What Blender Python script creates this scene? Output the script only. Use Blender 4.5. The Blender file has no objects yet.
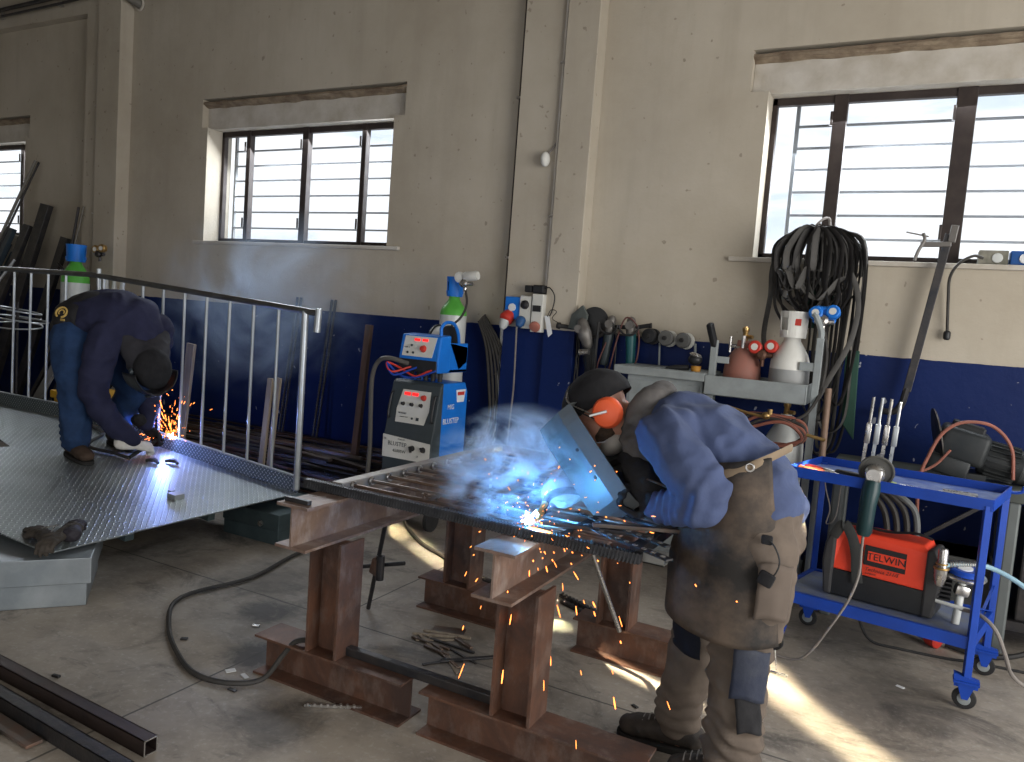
import bpy, bmesh, math, random
from mathutils import Vector, Matrix, Euler, noise
PI = math.pi
R = math.radians
scene = bpy.context.scene
COL = scene.collection
V = Vector

# ------------------------------------------------------------------ materials
_mats = {}
class NT:
    """small helper around a node tree"""
    def __init__(s, nt): s.nt = nt
    def n(s, typ, **kw):
        nd = s.nt.nodes.new(typ)
        for k, v in kw.items(): setattr(nd, k, v)
        return nd
    def link(s, a, b): s.nt.links.new(a, b)
    def val(s, sock, v):
        if isinstance(v, bpy.types.NodeSocket): s.link(v, sock)
        else: sock.default_value = v
    def math(s, op, a, b=0.0, c=0.0, clamp=False):
        m = s.n('ShaderNodeMath', operation=op, use_clamp=clamp)
        s.val(m.inputs[0], a); s.val(m.inputs[1], b); s.val(m.inputs[2], c)
        return m.outputs[0]
    def mix(s, f, a, b, mode='MIX'):
        m = s.n('ShaderNodeMix', data_type='RGBA', blend_type=mode)
        s.val(m.inputs[0], f)
        s.val(m.inputs[6], a if isinstance(a, bpy.types.NodeSocket) else (*a, 1))
        s.val(m.inputs[7], b if isinstance(b, bpy.types.NodeSocket) else (*b, 1))
        return m.outputs[2]
    def noise(s, vec, scale, detail=4, rough=.55, dist=0.0):
        t = s.n('ShaderNodeTexNoise'); t.inputs['Scale'].default_value = scale
        t.inputs['Detail'].default_value = detail; t.inputs['Roughness'].default_value = rough
        t.inputs['Distortion'].default_value = dist
        if vec is not None: s.link(vec, t.inputs['Vector'])
        return t.outputs['Fac']
    def ramp(s, f, pts):
        r = s.n('ShaderNodeValToRGB'); e = r.color_ramp.elements
        while len(e) < len(pts): e.new(.5)
        for el, (p, c) in zip(e, pts):
            el.position = p; el.color = (*c, 1) if isinstance(c, tuple) else (c, c, c, 1)
        s.link(f, r.inputs[0]); return r.outputs[0]
    def coord(s, kind='Object'):
        return s.n('ShaderNodeTexCoord').outputs[kind]
    def scale(s, vec, sc, rot=(0, 0, 0)):
        m = s.n('ShaderNodeMapping'); m.inputs['Scale'].default_value = sc
        m.inputs['Rotation'].default_value = rot
        s.link(vec, m.inputs[0]); return m.outputs[0]
    def bump(s, h, strength, dist, bsdf):
        b = s.n('ShaderNodeBump'); b.inputs['Strength'].default_value = strength
        b.inputs['Distance'].default_value = dist
        s.link(h, b.inputs['Height']); s.link(b.outputs[0], bsdf.inputs['Normal'])

def newmat(name):
    m = bpy.data.materials.new(name); m.use_nodes = True
    nt = NT(m.node_tree); b = m.node_tree.nodes['Principled BSDF']
    return m, nt, b

def mat(name, col=(.5, .5, .5), rough=.5, metal=0.0, col2=None, scale=9.0, amount=.5, bump=0.0, bscale=None,
        stretch=(1, 1, 1), emit=None, estr=0.0, spec=.28, coat=0.0, contrast=.15):
    """cached procedural material: two-tone noise colour, noise bump"""
    if name in _mats: return _mats[name]
    m, nt, b = newmat(name)
    b.inputs['Metallic'].default_value = metal
    b.inputs['Roughness'].default_value = rough
    b.inputs['Specular IOR Level'].default_value = spec
    if coat: b.inputs['Coat Weight'].default_value = coat
    co = nt.scale(nt.coord(), stretch)
    if col2 is None: col2 = tuple(c * .78 for c in col)
    f = nt.noise(co, scale, 5, .6)
    f = nt.ramp(f, [(.5 - contrast, 0.0), (.5 + contrast, 1.0)])
    f = nt.math('MULTIPLY', f, amount)
    nt.link(nt.mix(f, col, col2), b.inputs['Base Color'])
    if bump:
        h = nt.noise(co, bscale or scale * 4, 4, .6)
        nt.bump(h, bump, .01, b)
    r = nt.noise(co, scale * 1.7, 3)
    nt.link(nt.math('MULTIPLY_ADD', r, .25, rough - .12, clamp=True), b.inputs['Roughness'])
    if emit:
        b.inputs['Emission Color'].default_value = (*emit, 1); b.inputs['Emission Strength'].default_value = estr
    _mats[name] = m
    return m

# ------------------------------------------------------------------ mesh builder
def catmull(pts, sub=6):
    pts = [V(p) for p in pts]
    if len(pts) < 3: return pts
    out = []
    P = [pts[0] * 2 - pts[1]] + pts + [pts[-1] * 2 - pts[-2]]
    for i in range(1, len(P) - 2):
        a, b, c, d = P[i - 1], P[i], P[i + 1], P[i + 2]
        for k in range(sub):
            t = k / sub
            out.append(.5 * ((2 * b) + (c - a) * t + (2 * a - 5 * b + 4 * c - d) * t * t + (3 * b - a - 3 * c + d) * t ** 3))
    out.append(pts[-1]); return out

class MB:
    def __init__(s): s.bm = bmesh.new()
    def _xf(s, vs, M):
        if M is not None: bmesh.ops.transform(s.bm, matrix=M, verts=vs)
    def box(s, c, size, rot=(0, 0, 0), bevel=0.0, seg=2):
        M = Matrix.Translation(V(c)) @ Euler([R(a) for a in rot]).to_matrix().to_4x4() @ Matrix.Diagonal((*size, 1))
        r = bmesh.ops.create_cube(s.bm, size=1.0, matrix=M)
        if bevel:
            es = list({e for v in r['verts'] for e in v.link_edges})
            bmesh.ops.bevel(s.bm, geom=es, offset=bevel, segments=seg, affect='EDGES', profile=.5)
        return s
    def ab(s, a, b, bevel=0.0):
        a, b = V(a), V(b); return s.box((a + b) / 2, [abs(x) for x in (b - a)], bevel=bevel)
    def beam(s, p0, p1, w, h, up=(0, 0, 1), bevel=0.0):
        """box from p0 to p1, w across, h along up"""
        p0, p1 = V(p0), V(p1); d = (p1 - p0); L = d.length; d.normalize()
        u = V(up); x = d.cross(u)
        if x.length < 1e-4: u = V((1, 0, 0)); x = d.cross(u)
        x.normalize(); u = x.cross(d)
        M = Matrix(((d.x, x.x, u.x, 0), (d.y, x.y, u.y, 0), (d.z, x.z, u.z, 0), (0, 0, 0, 1)))
        M = Matrix.Translation((p0 + p1) / 2) @ M @ Matrix.Diagonal((L, w, h, 1))
        r = bmesh.ops.create_cube(s.bm, size=1.0, matrix=M)
        if bevel:
            es = list({e for v in r['verts'] for e in v.link_edges})
            bmesh.ops.bevel(s.bm, geom=es, offset=bevel, segments=2, affect='EDGES', profile=.5)
        return s
    def cyl(s, p0, p1, r, r2=None, n=20):
        return s.loft([(p0, r), (p1, r if r2 is None else r2)], n)
    def loft(s, rings, n=16, caps=True, ref=None, rnd=False):
        """rings: (point, r) or (point, ra, rb); closed tube through the points"""
        P = [V(r[0]) for r in rings]; N = len(P)
        prev = None; loops = []
        for i in range(N):
            t = (P[min(i + 1, N - 1)] - P[max(i - 1, 0)])
            t = t.normalized() if t.length > 1e-9 else V((0, 0, 1))
            if ref is not None:
                a = V(ref) - t * V(ref).dot(t)
                if a.length < 1e-3: a = prev or t.orthogonal()
            elif prev is None: a = t.orthogonal()
            else: a = prev - t * prev.dot(t)
            a = a.normalized(); prev = a; b = t.cross(a)
            ra = rings[i][1]; rb = rings[i][2] if len(rings[i]) > 2 else ra
            loops.append([s.bm.verts.new(P[i] + a * (ra * math.cos(2 * PI * k / n)) + b * (rb * math.sin(2 * PI * k / n))) for k in range(n)])
        for A, B in zip(loops, loops[1:]):
            for k in range(n): s.bm.faces.new((A[k], A[(k + 1) % n], B[(k + 1) % n], B[k]))
        if caps:
            s.bm.faces.new(loops[0][::-1]); s.bm.faces.new(loops[-1])
        return s
    def tube(s, pts, r, n=8, sub=6, smooth=True):
        pts = catmull(pts, sub) if smooth else [V(p) for p in pts]
        return s.loft([(p, r) for p in pts], n)
    def capsule(s, pts, ref=None, n=16, sub=4):
        """pts: (point, ra[, rb]) - limb with rounded ends, radii interpolated smoothly"""
        P = [V(p[0]) for p in pts]
        ra = [p[1] for p in pts]; rb = [p[2] if len(p) > 2 else p[1] for p in pts]
        path = catmull(P, sub) if len(P) > 2 else [P[0].lerp(P[-1], k / (sub * 1.0)) for k in range(sub + 1)]
        m = len(path) - 1
        def it(a, i):
            t = i / m * (len(a) - 1); k = min(int(t), len(a) - 2); f = t - k; f = f * f * (3 - 2 * f) if len(a) > 2 else f
            return a[k] * (1 - f) + a[k + 1] * f
        rings = [(path[i], it(ra, i), it(rb, i)) for i in range(m + 1)]
        d0 = (path[0] - path[1]).normalized(); d1 = (path[-1] - path[-2]).normalized()
        pre, post = [], []
        for ang in (80, 60, 35):
            c, q = math.cos(R(ang)), math.sin(R(ang))
            pre.append((path[0] + d0 * min(rings[0][1], rings[0][2]) * q, rings[0][1] * c, rings[0][2] * c))
        for ang in (35, 60, 80):
            c, q = math.cos(R(ang)), math.sin(R(ang))
            post.append((path[-1] + d1 * min(rings[-1][1], rings[-1][2]) * q, rings[-1][1] * c, rings[-1][2] * c))
        return s.loft(pre + rings + post, n, ref=ref)
    def ell(s, c, rad, rot=(0, 0, 0), u=20, v=14):
        M = Matrix.Translation(V(c)) @ Euler([R(a) for a in rot]).to_matrix().to_4x4() @ Matrix.Diagonal((*rad, 1))
        bmesh.ops.create_uvsphere(s.bm, u_segments=u, v_segments=v, radius=1.0, matrix=M); return s
    def lathe(s, prof, c=(0, 0, 0), axis=(0, 0, 1), n=28):
        """profile [(r, h)] along the axis"""
        q = V((0, 0, 1)).rotation_difference(V(axis).normalized()).to_matrix().to_4x4()
        M = Matrix.Translation(V(c)) @ q; loops = []
        for r, h in prof:
            loops.append([s.bm.verts.new(M @ V((max(r, 1e-4) * math.cos(2 * PI * k / n), max(r, 1e-4) * math.sin(2 * PI * k / n), h))) for k in range(n)])
        for A, B in zip(loops, loops[1:]):
            for k in range(n): s.bm.faces.new((A[k], A[(k + 1) % n], B[(k + 1) % n], B[k]))
        s.bm.faces.new(loops[0][::-1]); s.bm.faces.new(loops[-1]); return s
    def torus(s, c, R_, r, axis=(0, 0, 1), n=28, m=8, arc=1.0, start=0.0):
        q = V((0, 0, 1)).rotation_difference(V(axis).normalized()).to_matrix()
        pts = [V(c) + q @ V((R_ * math.cos(start + 2 * PI * arc * k / n), R_ * math.sin(start + 2 * PI * arc * k / n), 0)) for k in range(n + 1)]
        if arc < 1: return s.loft([(p, r) for p in pts], m)
        loops = []
        for k in range(n):
            a = 2 * PI * k / n; d = q @ V((math.cos(a), math.sin(a), 0)); z = q @ V((0, 0, 1))
            loops.append([s.bm.verts.new(V(c) + d * (R_ + r * math.cos(2 * PI * j / m)) + z * (r * math.sin(2 * PI * j / m))) for j in range(m)])
        for k in range(n):
            A, B = loops[k], loops[(k + 1) % n]
            for j in range(m): s.bm.faces.new((A[j], A[(j + 1) % m], B[(j + 1) % m], B[j]))
        return s
    def prism(s, poly, ext):
        """polygon of 3D points extruded by vector ext"""
        e = V(ext); a = [s.bm.verts.new(V(p)) for p in poly]; b = [s.bm.verts.new(V(p) + e) for p in poly]
        n = len(a); s.bm.faces.new(a[::-1]); s.bm.faces.new(b)
        for k in range(n): s.bm.faces.new((a[k], a[(k + 1) % n], b[(k + 1) % n], b[k]))
        return s
    def grid(s, fn, nu, nv, thick=0.0):
        g = [[s.bm.verts.new(V(fn(i / nu, j / nv))) for j in range(nv + 1)] for i in range(nu + 1)]
        for i in range(nu):
            for j in range(nv): s.bm.faces.new((g[i][j], g[i + 1][j], g[i + 1][j + 1], g[i][j + 1]))
        return s
    def build(s, name, m, parent=None, smooth=False, loc=None, world=True, solid=0.0, bevel=0.0, subd=0, angle=35):
        bmesh.ops.recalc_face_normals(s.bm, faces=s.bm.faces)
        me = bpy.data.meshes.new(name); 
        off = V((0, 0, 0))
        if parent is not None and world: off = rootloc(parent)
        elif loc is not None: off = V(loc)
        if off.length: bmesh.ops.translate(s.bm, vec=-off, verts=s.bm.verts)
        s.bm.to_mesh(me); s.bm.free()
        me.materials.append(m)
        o = bpy.data.objects.new(name, me); COL.objects.link(o)
        if parent is not None: o.parent = parent
        elif loc is not None: o.location = loc
        if smooth:
            for p in me.polygons: p.use_smooth = True
            if angle < 180:
                try: me.set_sharp_from_angle(angle=R(angle))
                except Exception: pass
        if solid:
            md = o.modifiers.new('solid', 'SOLIDIFY'); md.thickness = solid; md.offset = 0
        if bevel:
            md = o.modifiers.new('bevel', 'BEVEL'); md.width = bevel; md.segments = 2; md.limit_method = 'ANGLE'
        if subd:
            md = o.modifiers.new('sub', 'SUBSURF'); md.levels = subd; md.render_levels = subd
        return o

_loc = {}
def rootloc(o):
    while o.parent is not None: o = o.parent
    return V(o.location)
def thing(name, label, cat, loc, group=None):
    o = bpy.data.objects.new(name, None); COL.objects.link(o); o.location = loc
    o.empty_display_size = .1
    o['label'] = label; o['category'] = cat
    if group: o['group'] = group
    return o
def tag(o, label, cat, group=None, kind=None):
    o['label'] = label; o['category'] = cat
    if group: o['group'] = group
    if kind: o['kind'] = kind
    return o
def struct(o, label=None):
    o['kind'] = 'structure'
    if label: o['label'] = label
    return o
def copy_tree(o, loc=None, parent=None, rotz=None):
    c = o.copy(); COL.objects.link(c); c.parent = parent
    if loc is not None: c.location = loc
    if rotz is not None: c.rotation_euler = (0, 0, rotz)
    for ch in list(o.children): copy_tree(ch, parent=c)
    return c
def text(body, size, loc, rot, m, parent=None, name='lettering', ext=.0006, shear=0.0, sx=1.0, align='CENTER'):
    cu = bpy.data.curves.new(name, 'FONT'); cu.body = body; cu.size = size; cu.extrude = ext
    cu.align_x = align; cu.align_y = 'CENTER'; cu.shear = shear; cu.resolution_u = 2
    t = bpy.data.objects.new('tmp_text', cu); COL.objects.link(t)
    dg = bpy.context.evaluated_depsgraph_get()
    me = bpy.data.meshes.new_from_object(t.evaluated_get(dg)); bpy.data.objects.remove(t); bpy.data.curves.remove(cu)
    me.name = name; me.materials.clear(); me.materials.append(m)
    M = Matrix.Translation(V(loc) - (rootloc(parent) if parent else V((0, 0, 0)))) @ Euler([R(a) for a in rot]).to_matrix().to_4x4() @ Matrix.Diagonal((sx, 1, 1, 1))
    me.transform(M)
    o = bpy.data.objects.new(name, me); COL.objects.link(o); o.parent = parent
    return o
def organic(mb, name, m, parent, voxel=.012, smooth=6, wr=0.0, wscale=(9, 9, 9), fold=None, seed=0.0, crease=0.0):
    """fuses the overlapping volumes of a builder into ONE continuous skin, relaxes it, adds cloth folds"""
    bmesh.ops.recalc_face_normals(mb.bm, faces=mb.bm.faces)
    me = bpy.data.meshes.new('tmp'); mb.bm.to_mesh(me); mb.bm.free()
    t = bpy.data.objects.new('tmp_o', me); COL.objects.link(t)
    md = t.modifiers.new('r', 'REMESH'); md.mode = 'VOXEL'; md.voxel_size = voxel; md.use_smooth_shade = True
    sm = t.modifiers.new('s', 'SMOOTH'); sm.iterations = smooth; sm.factor = .5
    dg = bpy.context.evaluated_depsgraph_get()
    out = bpy.data.meshes.new_from_object(t.evaluated_get(dg)); bpy.data.objects.remove(t); bpy.data.meshes.remove(me)
    out.name = name
    nrm = [v.normal.copy() for v in out.vertices]
    if wr or fold:
        for v, n in zip(out.vertices, nrm):
            d = 0.0; p = v.co
            if wr:
                q = V((p.x * wscale[0] + seed, p.y * wscale[1], p.z * wscale[2]))
                w = noise.noise_vector(q * .6) * .7
                d += wr * (1 - abs(noise.noise(q + w)) * 3.2)
                d += wr * .35 * noise.noise(q * 2.3 + V((seed, 7, 3)))
            if fold: d += fold(p)
            v.co = p + n * d
    off = rootloc(parent) if parent is not None else V((0, 0, 0))
    if off.length: out.transform(Matrix.Translation(-off))
    for p in out.polygons: p.use_smooth = True
    out.materials.clear(); out.materials.append(m)
    o = bpy.data.objects.new(name, out); COL.objects.link(o); o.parent = parent
    return o
# ------------------------------------------------------------------ the surfaces of the place
def wall_mat():
    m, nt, b = newmat('painted_plaster'); co = nt.coord()
    sep = nt.n('ShaderNodeSeparateXYZ'); nt.link(co, sep.inputs[0])
    z = sep.outputs[2]
    n1 = nt.noise(co, 1.1, 6, .6); n2 = nt.noise(co, 22, 5, .7); n3 = nt.noise(nt.scale(co, (3, 3, .35)), 2.0, 5, .6)
    plaster = nt.mix(nt.ramp(n1, [(.35, 0.0), (.7, 1.0)]), (.47, .425, .35), (.38, .335, .265))
    plaster = nt.mix(nt.math('MULTIPLY', nt.ramp(n3, [(.5, 0.0), (.75, 1.0)]), .35), plaster, (.33, .29, .23))
    # small dark specks and scuffs
    sp = nt.ramp(nt.noise(co, 17, 2, .5), [(.70, 0.0), (.735, 1.0)])
    plaster = nt.mix(nt.math('MULTIPLY', sp, .5), plaster, (.16, .13, .10))
    blue = nt.mix(n1, (.003, .016, .098), (.002, .010, .062))
    chip = nt.ramp(nt.noise(nt.scale(co, (1, 1, .8)), 15, 2, .5, .4), [(.735, 0.0), (.75, 1.0)])
    blue = nt.mix(nt.math('MULTIPLY', chip, .75), blue, (.45, .47, .5))
    edge = nt.math('MULTIPLY_ADD', nt.noise(nt.scale(co, (1, 1, 0.1)), 9, 3), .012, 1.472)
    f = nt.math('LESS_THAN', z, edge)
    nt.link(nt.mix(f, plaster, blue), b.inputs['Base Color'])
    nt.link(nt.math('MULTIPLY_ADD', f, -.38, .9), b.inputs['Roughness']); b.inputs['Specular IOR Level'].default_value = .18
    h = nt.math('ADD', nt.math('MULTIPLY', n2, .6), nt.noise(co, 5, 3))
    nt.bump(h, .35, .012, b)
    return m
def floor_mat():
    m, nt, b = newmat('stained_concrete'); co = nt.coord()
    sep = nt.n('ShaderNodeSeparateXYZ'); nt.link(co, sep.inputs[0])
    n1 = nt.noise(co, .9, 6, .6); n2 = nt.noise(co, 4.5, 7, .68, .3); n3 = nt.noise(co, 40, 3, .6)
    c = nt.mix(nt.ramp(n1, [(.3, 0.0), (.7, 1.0)]), (.37, .325, .27), (.27, .238, .20))
    c = nt.mix(nt.math('MULTIPLY', nt.ramp(n2, [(.45, 0.0), (.62, 1.0)]), .6), c, (.19, .168, .145))
    # dark scorch and grease patches
    d = nt.noise(nt.scale(co, (1, 1.4, 1)), 1.6, 8, .72, .8)
    c = nt.mix(nt.math('MULTIPLY', nt.ramp(d, [(.52, 0.0), (.66, 1.0)]), .8), c, (.060, .054, .050))
    w = nt.noise(nt.scale(co, (.6, 2.4, 1)), 7, 5, .7, 1.2)
    c = nt.mix(nt.math('MULTIPLY', nt.ramp(w, [(.60, 0.0), (.70, 1.0)]), .55), c, (.09, .085, .08))
    c = nt.mix(nt.math('MULTIPLY', nt.ramp(n3, [(.3, 1.0), (.45, 0.0)]), .3), c, (.5, .48, .44))
    # grease and scorch spots with places of their own
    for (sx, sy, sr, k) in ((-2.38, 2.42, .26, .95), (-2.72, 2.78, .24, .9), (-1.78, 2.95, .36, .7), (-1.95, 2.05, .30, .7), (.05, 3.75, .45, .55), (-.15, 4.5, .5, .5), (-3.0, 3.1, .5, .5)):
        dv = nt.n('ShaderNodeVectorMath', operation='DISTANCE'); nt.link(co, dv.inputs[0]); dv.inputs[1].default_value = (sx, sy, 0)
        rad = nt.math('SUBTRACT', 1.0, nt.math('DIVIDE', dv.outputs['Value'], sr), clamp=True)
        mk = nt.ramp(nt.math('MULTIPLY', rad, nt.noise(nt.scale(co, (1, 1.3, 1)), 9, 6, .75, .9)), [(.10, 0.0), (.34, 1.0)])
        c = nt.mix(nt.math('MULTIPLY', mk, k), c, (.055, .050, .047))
    # saw-cut joints of the slab
    wob = nt.math('MULTIPLY', nt.math('SUBTRACT', nt.noise(co, 6, 3), .5), .012)
    jy = nt.math('ABSOLUTE', nt.math('ADD', nt.math('SUBTRACT', sep.outputs[1], 2.925), wob))
    jx = nt.math('ABSOLUTE', nt.math('ADD', nt.math('ADD', sep.outputs[0], 2.40), wob))
    jx2 = nt.math('ABSOLUTE', nt.math('ADD', nt.math('ADD', sep.outputs[0], -.95), wob))
    j = nt.math('MINIMUM', nt.math('MINIMUM', jx, jx2), jy)
    jf = nt.math('LESS_THAN', j, .005)
    c = nt.mix(nt.math('MULTIPLY', jf, .85), c, (.05, .047, .042))
    nt.link(c, b.inputs['Base Color'])
    nt.link(nt.math('MULTIPLY_ADD', n2, .35, .42), b.inputs['Roughness'])
    h = nt.math('SUBTRACT', nt.math('ADD', nt.math('MULTIPLY', n3, .25), n2), nt.math('MULTIPLY', jf, 1.0))
    nt.bump(h, .25, .006, b)
    return m
def checker_mat(name, tint=(.58, .64, .65), pitch=.040):
    m, nt, b = newmat(name); co = nt.coord()
    sep = nt.n('ShaderNodeSeparateXYZ'); nt.link(co, sep.inputs[0])
    u = nt.math('DIVIDE', sep.outputs[0], pitch); v = nt.math('DIVIDE', nt.math('ADD', sep.outputs[1], sep.outputs[2]), pitch)
    def lattice(ou, ov, sgn):
        fu = nt.math('SUBTRACT', nt.math('FRACT', nt.math('ADD', u, ou + 100)), .5)
        fv = nt.math('SUBTRACT', nt.math('FRACT', nt.math('ADD', v, ov + 100)), .5)
        a = nt.math('MULTIPLY', nt.math('ADD', fu, nt.math('MULTIPLY', fv, sgn)), 1.9)
        c = nt.math('MULTIPLY', nt.math('SUBTRACT', fu, nt.math('MULTIPLY', fv, sgn)), 6.0)
        r = nt.math('SQRT', nt.math('ADD', nt.math('MULTIPLY', a, a), nt.math('MULTIPLY', c, c)))
        return nt.math('SUBTRACT', 1.0, r, clamp=True)
    f = nt.math('MAXIMUM', lattice(0, 0, 1.0), lattice(.5, .5, -1.0))
    n = nt.noise(co, 3, 5, .6); n2 = nt.noise(co, 30, 4, .6)
    base = nt.mix(nt.ramp(n, [(.3, 0.0), (.7, 1.0)]), tint, tuple(c * .62 for c in tint))
    base = nt.mix(nt.math('MULTIPLY', f, .95, clamp=True), nt.mix(.5, base, tuple(c * .45 for c in tint)), (.9, .95, .95))
    nt.link(base, b.inputs['Base Color']); b.inputs['Metallic'].default_value = .85
    nt.link(nt.math('MULTIPLY_ADD', n2, .25, .30), b.inputs['Roughness'])
    nt.bump(f, 1.0, .0035, b)
    return m
def glass_mat():
    m = bpy.data.materials.new('dusty_window_glass'); m.use_nodes = True; nt = NT(m.node_tree)
    m.node_tree.nodes.clear(); out = nt.n('ShaderNodeOutputMaterial')
    tr = nt.n('ShaderNodeBsdfTransparent'); tr.inputs[0].default_value = (.95, .97, .99, 1)
    gl = nt.n('ShaderNodeBsdfGlossy'); gl.inputs['Roughness'].default_value = .08
    mx = nt.n('ShaderNodeMixShader'); nt.link(nt.math('MULTIPLY', nt.noise(nt.coord(), 6, 4), .10), mx.inputs[0])
    nt.link(tr.outputs[0], mx.inputs[1]); nt.link(gl.outputs[0], mx.inputs[2]); nt.link(mx.outputs[0], out.inputs[0])
    return m
def smoke_mat(name, col, dens, scale, lo, hi, seed=0.0):
    m = bpy.data.materials.new(name); m.use_nodes = True; nt = NT(m.node_tree)
    m.node_tree.nodes.clear(); out = nt.n('ShaderNodeOutputMaterial')
    pv = nt.n('ShaderNodeVolumePrincipled'); pv.inputs['Color'].default_value = (*col, 1); pv.inputs['Anisotropy'].default_value = .1
    co = nt.coord('Generated'); mp = nt.n('ShaderNodeMapping'); mp.inputs['Location'].default_value = (seed, seed * .7, 0)
    nt.link(co, mp.inputs[0])
    n = nt.ramp(nt.noise(mp.outputs[0], scale, 4, .62, 1.4), [(lo, 0.0), (hi, 1.0)])
    # thins out towards the edge of the plume
    vm = nt.n('ShaderNodeVectorMath', operation='DISTANCE'); nt.link(co, vm.inputs[0]); vm.inputs[1].default_value = (.5, .5, .5)
    fall = nt.ramp(vm.outputs['Value'], [(.12, 1.0), (.48, 0.0)])
    nt.link(nt.math('MULTIPLY', nt.math('MULTIPLY', n, fall), dens), pv.inputs['Density'])
    nt.link(pv.outputs[0], out.inputs['Volume'])
    return m
def rust_mat(name, a=(.16, .075, .045), b_=(.07, .042, .034), c_=(.20, .15, .125)):
    m, nt, b = newmat(name); co = nt.coord()
    n1 = nt.noise(co, 4, 7, .7, .5); n2 = nt.noise(nt.scale(co, (1, 1, .5)), 13, 6, .7)
    c = nt.mix(nt.ramp(n1, [(.35, 0.0), (.62, 1.0)]), a, b_)
    c = nt.mix(nt.math('MULTIPLY', nt.ramp(n2, [(.5, 0.0), (.68, 1.0)]), .6), c, c_)
    nt.link(c, b.inputs['Base Color']); b.inputs['Metallic'].default_value = .35
    nt.link(nt.math('MULTIPLY_ADD', n2, .3, .38), b.inputs['Roughness'])
    nt.bump(n2, .3, .004, b); return m
WALL = wall_mat(); FLOOR = floor_mat(); CHECK = checker_mat('galvanised_checker_plate'); CHECK2 = checker_mat('checker_plate_lip', (.24, .30, .31), .034)
RUST = rust_mat('rusted_beam_steel'); RUST2 = rust_mat('bare_beam_flange', (.24, .16, .12), (.13, .085, .07), (.36, .31, .28))
DSTEEL = mat('dark_mill_steel', (.035, .037, .042), .42, .6, (.075, .065, .06), 11, .7, .2)
BSTEEL = mat('bar_steel', (.16, .15, .14), .35, .75, (.22, .12, .07), 14, .6, .15)
GALV = mat('galvanised_steel', (.50, .53, .55), .38, .7, (.36, .39, .41), 5, .8, .1)
GALV2 = mat('galvanised_sheet', (.42, .46, .49), .42, .75, (.27, .31, .34), 4, .9, .1)
DGALV = mat('weathered_sheet', (.10, .14, .15), .42, .5, (.06, .085, .09), 4, .9, .1)
CONC = mat('lintel_concrete', (.52, .49, .44), .9, 0, (.38, .34, .28), 5, .8, .5)
SOFFIT = mat('brown_soffit', (.30, .24, .17), .95, 0, (.14, .10, .07), 9, .9, .6)
WFRAME = mat('brown_steel_frame', (.030, .022, .020), .5, .1, (.055, .042, .036), 12, .6, .1)
GREYBAR = mat('grey_grille_bar', (.26, .27, .28), .6, .2)
BLACK = mat('black_rubber', (.018, .018, .019), .6, 0, (.035, .034, .033), 10, .6, .1)
BLACKP = mat('black_plastic', (.013, .014, .016), .45, 0, (.022, .023, .025), 8, .6, spec=.35)
DGREY = mat('charcoal_enamel', (.040, .052, .058), .42, 0, (.055, .066, .072), 7, .6)
LGREY = mat('light_grey_enamel', (.62, .62, .58), .45, 0, (.5, .5, .46), 7, .5)
WHITE = mat('white_enamel', (.70, .70, .66), .4, 0, (.52, .51, .47), 6, .6)
MGREY = mat('grey_trolley_enamel', (.30, .33, .335), .5, .1, (.20, .22, .22), 6, .8, .1)
BLUE = mat('royal_blue_enamel', (.010, .055, .36), .4, 0, (.008, .038, .24), 6, .6, .08)
BBLUE = mat('bright_blue_enamel', (.012, .17, .62), .4, 0, (.01, .12, .48), 6, .5)
GREEN = mat('bottle_green_enamel', (.10, .42, .06), .42, 0, (.07, .30, .045), 6, .5)
CYLW = mat('bottle_grey_enamel', (.55, .57, .56), .4, .1, (.44, .46, .45), 6, .5)
REDO = mat('orange_red_enamel', (.78, .065, .03), .42, 0, (.66, .05, .025), 6, .5)
RED = mat('red_plastic', (.55, .045, .03), .4, 0, (.40, .03, .02), 6, .5)
MAROON = mat('oxide_red_enamel', (.30, .12, .09), .6, 0, (.22, .12, .10), 8, .8)
CHROME = mat('chrome_steel', (.55, .54, .52), .28, .9, (.40, .38, .36), 14, .6)
CAST = mat('dull_cast_alloy', (.20, .19, .18), .5, .55, (.12, .11, .10), 14, .7, .1)
BRASS = mat('brass', (.50, .33, .13), .35, .9, (.35, .22, .09), 14, .6)
WOOD = mat('weathered_board', (.30, .25, .19), .8, 0, (.19, .155, .12), 5, .9, .3, stretch=(6, 6, .6))
WOODR = mat('brown_timber', (.11, .065, .045), .8, 0, (.06, .04, .03), 5, .9, .3, stretch=(6, 6, .6))
YELL = mat('yellow_plastic', (.70, .40, .03), .5, 0, (.55, .30, .02), 6, .6)
HOSE = mat('grey_black_hose', (.030, .028, .026), .6, 0, (.055, .05, .045), 8, .7)
HOSER = mat('red_brown_hose', (.28, .10, .07), .55, 0, (.18, .07, .05), 8, .7)
GCORD = mat('grey_cord', (.22, .20, .185), .6, 0, (.15, .135, .125), 8, .7)
PAPER = mat('white_tag_paper', (.72, .74, .76), .7)
SKIN = mat('skin', (.60, .32, .23), .5, 0, (.40, .18, .12), 14, .5, .1)
SKYBLUE = mat('pale_blue_hose', (.30, .48, .58), .45)
# ------------------------------------------------------------------ the hall
WY = 5.3
b = MB(); b.ab((-11.4, -3.2, -.1), (3.6, 5.7, 0)); struct(b.build('floor', FLOOR))
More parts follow.
